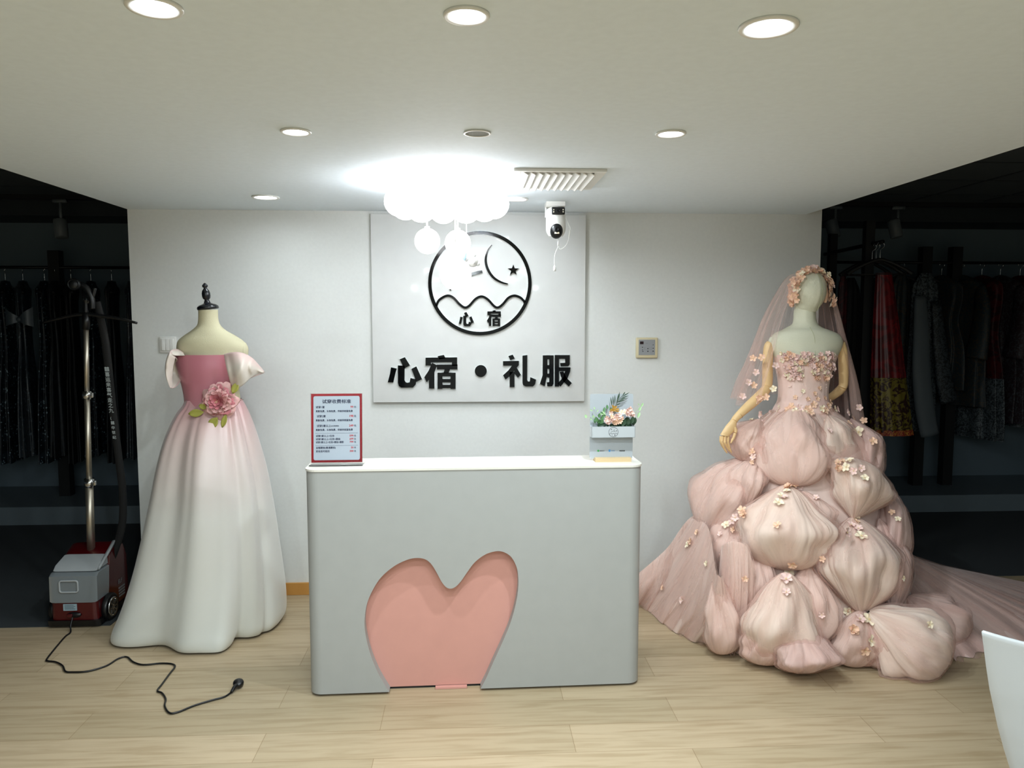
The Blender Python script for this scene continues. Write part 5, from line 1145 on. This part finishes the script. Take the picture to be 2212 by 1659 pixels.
def garment(name, x, Y, ztop, L_, w0, w1, dep, rot, m, label, seed=0, cat='garment', shoulders=True, sleeves=False, hem=None, msl=None, sash=None):
    """hanging garment; ztop height of the rail"""
    zt = ztop-.115; t = empty(name, (x, Y, zt), label, cat); rnd_ = random.Random(seed); k = rnd_.choice([7, 8, 9]); ph = rnd_.uniform(0, 6)
    rows = [(0, 0, zt, .05, .03), (0, 0, zt-.03, w0*.55, .035), (0, 0, zt-.08, w0*.95, .05), (0, 0, zt-.2, w0, .07*dep), (0, 0, zt-.2-(L_-.2)*.25, w0*.85, .08*dep), (0, 0, zt-.2-(L_-.2)*.5, lerp(w0, w1, .5), .1*dep), (0, 0, zt-.2-(L_-.2)*.75, lerp(w0, w1, .8), .12*dep), (0, 0, zt-L_, w1, .13*dep)]
    if not shoulders: rows = [(0, 0, zt-.02, w0*.6, .03), (0, 0, zt-.05, w0*.65, .04)]+[(0, 0, zt-.05-(L_-.05)*f, lerp(w0*.65, w1, f), lerp(.05, .13, f)*dep) for f in (.2, .4, .6, .8, 1)]
    rows = [(x, Y, z, rx, ry) for _, _, z, rx, ry in rows]
    g = G(); loft(g, rows, n=90, m=50, disp=lambda a, u: 1+(.03+.14*u)*math.sin(k*a+ph+1.2*math.sin(3*u+ph))*min(1, u*2)+.1*noise.noise(Vector((a*2, u*4, seed)))*u)
    g.make('cloth', m, t)
    if sleeves:
        for s in (-1, 1):
            sx = x+s*w0*.85; G().tube([(sx, Y, zt-.10), (sx+s*.05, Y-.02, zt-.3), (sx+s*.06, Y-.05, zt-.55), (sx+s*.04, Y-.06, zt-.72)], [.05, .075, .09, .11], n=20, sub=6, flat=.55).make('sleeve', msl or m, t)
    if hem:
        mh, h0 = hem; g = G(); loft(g, [(r[0], r[1], r[2], r[3]*1.02, r[4]*1.03) for r in [tuple(interp(rows, lerp(1-h0, 1, i/5))) for i in range(6)]], n=90, m=20,
            disp=lambda a, u: 1+(.03+.14*lerp(1-h0, 1, u))*math.sin(k*a+ph+1.2*math.sin(3*lerp(1-h0, 1, u)+ph))+.1*noise.noise(Vector((a*2, lerp(1-h0, 1, u)*4, seed)))*lerp(1-h0, 1, u)); g.make('hem_band', mh, t)
    t.rotation_euler = (0, 0, rot); 
    return t
mb = [brocade('midnight_sequin_cloth', '#141b22', '#26313a', 9, .55, 0, .45, '#8ea3ad'), brocade('charcoal_chiffon', '#15181b', '#1f2429', 6, .5), brocade('slate_brocade', '#3f474c', '#15181b', 30, .5), brocade('grey_embroidered_silk', '#5b6468', '#22282c', 34, .5),
      brocade('black_cloth', '#0c0d0f', '#14161a', 8, .5), brocade('wine_silk', '#4a0a10', '#2c0608', 7, .5), brocade('smoky_satin', '#2a3036', '#353d44', 4, .5, 0, .35, '#5d6b74'), brocade('dark_teal_brocade', '#18262b', '#3a3026', 26, .54), brocade('plum_brocade', '#24141a', '#3b3f44', 28, .55)]
m_gold = brocade('gold_dragon_embroidery', '#6b5f1c', '#2a0e0b', 16, .5, .2, .45); m_redsilk = brocade('crimson_silk', '#6b0a11', '#4a070c', 5, .5, 0, .4); m_blackemb = brocade('black_embroidered_band', '#0b0b0d', '#2f3a38', 30, .58)
# left rail
specs = [(-30, 'a', 0), (10, 'long midnight sequinned gown at the left edge of the photo', 0), (48, 'smoky satin gown with big bow beside the left edge', 6), (95, 'dark sequinned gown hanging under the pale hanger hooks left of the dark post', 0), (118, 'charcoal chiffon gown hanging in front of the dark post', 1),
         (152, 'black gown hanging behind the steamer head', 4), (195, 'dark sequinned gown just right of the steamer pole', 0), (240, 'black gown with printed ribbon, left of the slate skirt', 1), (283, 'slate grey wide-skirted gown beside the white wall edge', 6)]
for i, (px, lab, mi_) in enumerate(specs):
    if i == 0: continue
    x = PY(px, 577, RY).x; rot = math.radians(-72+5*(i % 3))
    hanger(x, RY, zl-.018, rot, 'hangers on the left rail', 'black hanger on the left back rail, above the gown ' + ['', 'at the photo edge', 'with the bow', 'under the twin hooks', 'by the dark post', 'behind the steamer head', 'right of the steamer pole', 'with the printed ribbon', 'beside the white wall'][i])
    garment('hanging_gown', x, RY-.002, zl, 1.45+.05*(i % 2), .17, .25 if i != 8 else .34, .46 if i != 8 else .55, math.radians(-80+3*(i % 3)), mb[mi_], lab, seed=i, cat='dress')
# bow on the second gown
bwp = PY(42, 690, RY-.2); t = [o for o in bpy.data.objects if o.get('label') == specs[2][1]][0]
g = G()
for s in (-1, 1): g.surf(lambda u, v, s=s: Vector((bwp.x+s*u*.11, bwp.y-.03*math.sin(PI*u), bwp.z+(v-.5)*(.04+.12*u)+.02*u)), 10, 8)
g.ball(bwp, .025, n=12)
bo = mk('shoulder_bow', g.V, g.F, mat('slate_satin', '#4a545c', .35), None, bwp); bo.parent = t; bo.matrix_parent_inverse = (Matrix.Translation(t.location) @ Matrix.Rotation(t.rotation_euler.z, 4, 'Z')).inverted(); bo.location = bwp
# track spotlights (switched off)
def track(px0, px1, Y, lamps, label):
    a = PY(px0, 470, Y); b = PY(px1, 470, Y); t = empty('lighting_track', ((a.x+b.x)/2, Y, BAYCEIL-.12), label, 'light track')
    flat(G().box((a.x, Y-.02, BAYCEIL-.035), (b.x, Y+.02, BAYCEIL)).make('rail', m_blacksoft, t))
    for px, lb in lamps:
        p = PY(px, 500, Y); s = empty('spotlight', (p.x, Y, BAYCEIL-.03), lb, 'spotlight')
        m_sp = mat('grey_lamp_metal', '#6b7378', .45)
        G().box((p.x-.05, Y-.02, BAYCEIL-.06), (p.x+.05, Y+.02, BAYCEIL-.036)).make('adapter', m_sp, s)
        G().tube([(p.x, Y, BAYCEIL-.06), (p.x, Y, p.z+.07)], .012, n=10, sub=1).make('stem', m_sp, s)
        G().lathe([(.035, 0), (.048, .004), (.05, .14), (.047, .15), (.04, .145)], (p.x, Y, p.z-.05), (-.15, .2, 1), n=28).make('lamp_housing', m_sp, s)
track(-200, 300, 6.2, [(133, 'grey cylindrical track spotlight, off, above the left rail of dark gowns')], 'black lighting track on the dark ceiling of the left bay')
track(1790, 2450, 6.2, [(1803, 'grey track spotlight, off, nearest the white wall in the right bay'), (1938, 'grey track spotlight, off, above the cluster of hanger hooks in the right bay')], 'black lighting track on the dark ceiling of the right bay')
# right rail
specs = [(1990, 'slate and black patterned jacket with long pale lining, right of the crimson skirt', 2, 1.05, True), (2035, 'black patterned jacket between the two dark posts', 7, 1.0, False),
         (2078, 'dark teal patterned robe right of the second dark post', 7, 1.15, True), (2122, 'wine red robe with dark patterned hem, hanging in the right bay', 5, 1.45, False), (2162, 'plum patterned robe with grey flowers near the right photo edge', 8, 1.3, True),
         (2205, 'wine red robe cut by the right photo edge', 5, 1.35, False)]
for i, (px, lab, mi_, L_, slv) in enumerate(specs):
    x = PY(px, 568, RY).x; rot = math.radians(-70+6*(i % 3)-3*i)
    if i == 0: Yg, zz = 6.1, zr
    else: Yg, zz = RY, zr
    if i: hanger(x, Yg, zz-.018, rot, 'hangers on the right rail', 'black hanger on the right rail holding the ' + ['', 'jacket between the posts', 'teal patterned robe', 'wine red robe with patterned hem', 'plum patterned robe', 'robe cut by the photo edge'][i])
    if i == 0: continue
    garment('hanging_robe', x, Yg-.002, zz, L_, .22, .26, .5, math.radians(-80+3*(i % 3)), mb[mi_], lab, seed=30+i, cat='robe', sleeves=slv, hem=(mb[3], .25) if i in (3, 5) else None)
# free-standing rack with the crimson skirt
t = empty('garment_rack', PY(1880, 1000, 5.35), 'black free-standing garment rack behind the veiled mannequin', 'clothes rack'); t.location.z = 0; ORG[t.name] = t.location.copy()
pa = PY(1782, 541, 6.1); pb = PY(1907, 522, 5.1); zk = pb.z
G().tube([(pa.x, 6.1, zk), (pb.x, 5.1, zk)], .014, n=12, sub=1).make('rail', m_bronze, t)
x = PY(1878, 600, 5.25).x; flat(G().box((x-.035, 5.25, 0), (x+.03, 5.3, zk+.16)).make('post', m_blacksoft, t)); x2 = pa.x+.05
flat(G().box((x2-.03, 6.05, 0), (x2+.03, 6.1, zk+.16)).make('post', m_blacksoft, t)); flat(G().box((x-.05, 4.9, .0), (x+.05, 5.6, .04)).make('foot', m_blacksoft, t))
def rx_(Y): return lerp(pb.x, pa.x, (Y-5.1)/1.0)
for i, (Y, rz, lb) in enumerate([(5.13, -12, 'black hanger in front of the cluster on the free-standing rack, over the crimson skirt'), (5.19, 2, 'black hanger second in the cluster on the free-standing rack'), (5.25, -20, 'black hanger third in the cluster on the free-standing rack'), (5.33, 8, 'black hanger at the back of the cluster on the free-standing rack')]):
    hanger(rx_(Y), Y, zk-.018, math.radians(rz), 'hangers on the free-standing rack', lb)
# skirt and its companions
x = PY(1928, 700, 5.12).x
t = empty('pleated_skirt', (x, 5.16, zk-.3), 'crimson silk skirt with gold dragon embroidered hem hanging on the free-standing rack', 'skirt')
zA = PY(1928, 590, 5.16).z; zB = PY(1928, 815, 5.16).z; zC = PY(1928, 937, 5.16).z
def skr(a, u): return 1+.05*math.sin(13*a)*(.3+u)
xl_ = lambda px, y: PY(px, y, 5.16).x
cA = (xl_(1888, 590)+xl_(1918, 590))/2+.02; cB = (xl_(1880, 815)+xl_(1957, 815))/2; cC = (xl_(1879, 937)+xl_(1972, 937))/2
g = G(); loft(g, [(cA, 5.16, zA, .055, .03), (lerp(cA, cB, .5), 5.16, lerp(zA, zB, .5), .09, .05), (cB, 5.16, zB, .118, .07)], n=80, m=24, disp=skr); g.make('red_cloth', m_redsilk, t)
g = G(); loft(g, [(cB, 5.16, zB, .121, .072), (lerp(cB, cC, .5), 5.16, lerp(zB, zC, .5), .134, .078), (cC, 5.16, zC, .143, .083)], n=80, m=14, disp=skr); g.make('gold_hem', m_gold, t)
g = G(); loft(g, [(cC, 5.16, zC+.035, .1435, .085), (cC, 5.16, zC-.005, .147, .087)], n=80, m=3, disp=skr); g.make('red_border', brocade('red_gold_border', '#7a1b12', '#b07a2a', 60, .55), t)
def narrow(name, px, py0, py1, wpx, Y, m, lab, seed, cat='dress', hem=None):
    a = PY(px, py0, Y); b = PY(px, py1, Y); w = wpx/2*M2(Y); t = empty(name, a, lab, cat); k = 6+seed % 4
    rows = [(a.x, Y, lerp(a.z, b.z, f), w*s, w*s*.5) for f, s in ((0, .35), (.04, .6), (.12, .85), (.4, .9), (.7, 1), (1, 1.08))]
    g = G(); loft(g, rows, n=70, m=44, disp=lambda q, u: 1+.12*math.sin(k*q+seed+2*u)*min(1, u*3)); g.make('cloth', m, t)
    return t
narrow('hanging_robe', 1838, 600, 925, 46, 5.75, mb[4], 'black robe hanging between the veil and the rack post', 3, 'robe')
narrow('hanging_robe', 1822, 590, 900, 22, 5.55, mb[5], 'narrow wine red robe just right of the flower wreath', 4, 'robe')
narrow('hanging_robe', 1893, 600, 930, 34, 5.3, mb[4], 'black robe with embroidered hem directly left of the crimson skirt', 7, 'robe')
narrow('hanging_robe', 1948, 590, 900, 44, 6.55, mb[7], 'dark patterned robe tucked behind the right side of the crimson skirt', 9, 'robe')
hanger(PY(1948, 568, RY).x, RY, zr-.018, -.3, 'hangers on the right rail', 'black hanger on the right rail, leftmost, beside the crimson skirt')
hanger(PY(1996, 568, RY).x, RY, zr-.018, -.2, 'hangers on the right rail', 'black hanger on the right rail holding the grey embroidered silk robe')
t = narrow('hanging_robe', 2000, 590, 930, 62, 6.5, mb[3], 'grey embroidered silk robe with plain pale sleeve, right of the crimson skirt', 11, 'robe')
YJ = 6.4; G().tube([PY(1988, 640, YJ), PY(1990, 720, YJ-.05), PY(1990, 800, YJ-.09), PY(1997, 880, YJ-.1), PY(2008, 940, YJ-.1)], [.05, .07, .08, .085, .08], n=24, flat=.5).make('sleeve', mat('pale_slate_cloth', '#636b70', .6), t)
G().tube([PY(2022, 650, YJ), PY(2030, 740, YJ-.02), PY(2040, 820, YJ-.03), PY(2050, 868, YJ-.03)], [.04, .06, .075, .075], n=24, flat=.45).make('sleeve', mb[2], t)

for o in list(bpy.data.objects):
    if o.type == 'MESH' and o.parent is None and 'kind' not in o and 'label' not in o: print('UNTAGGED', o.name)
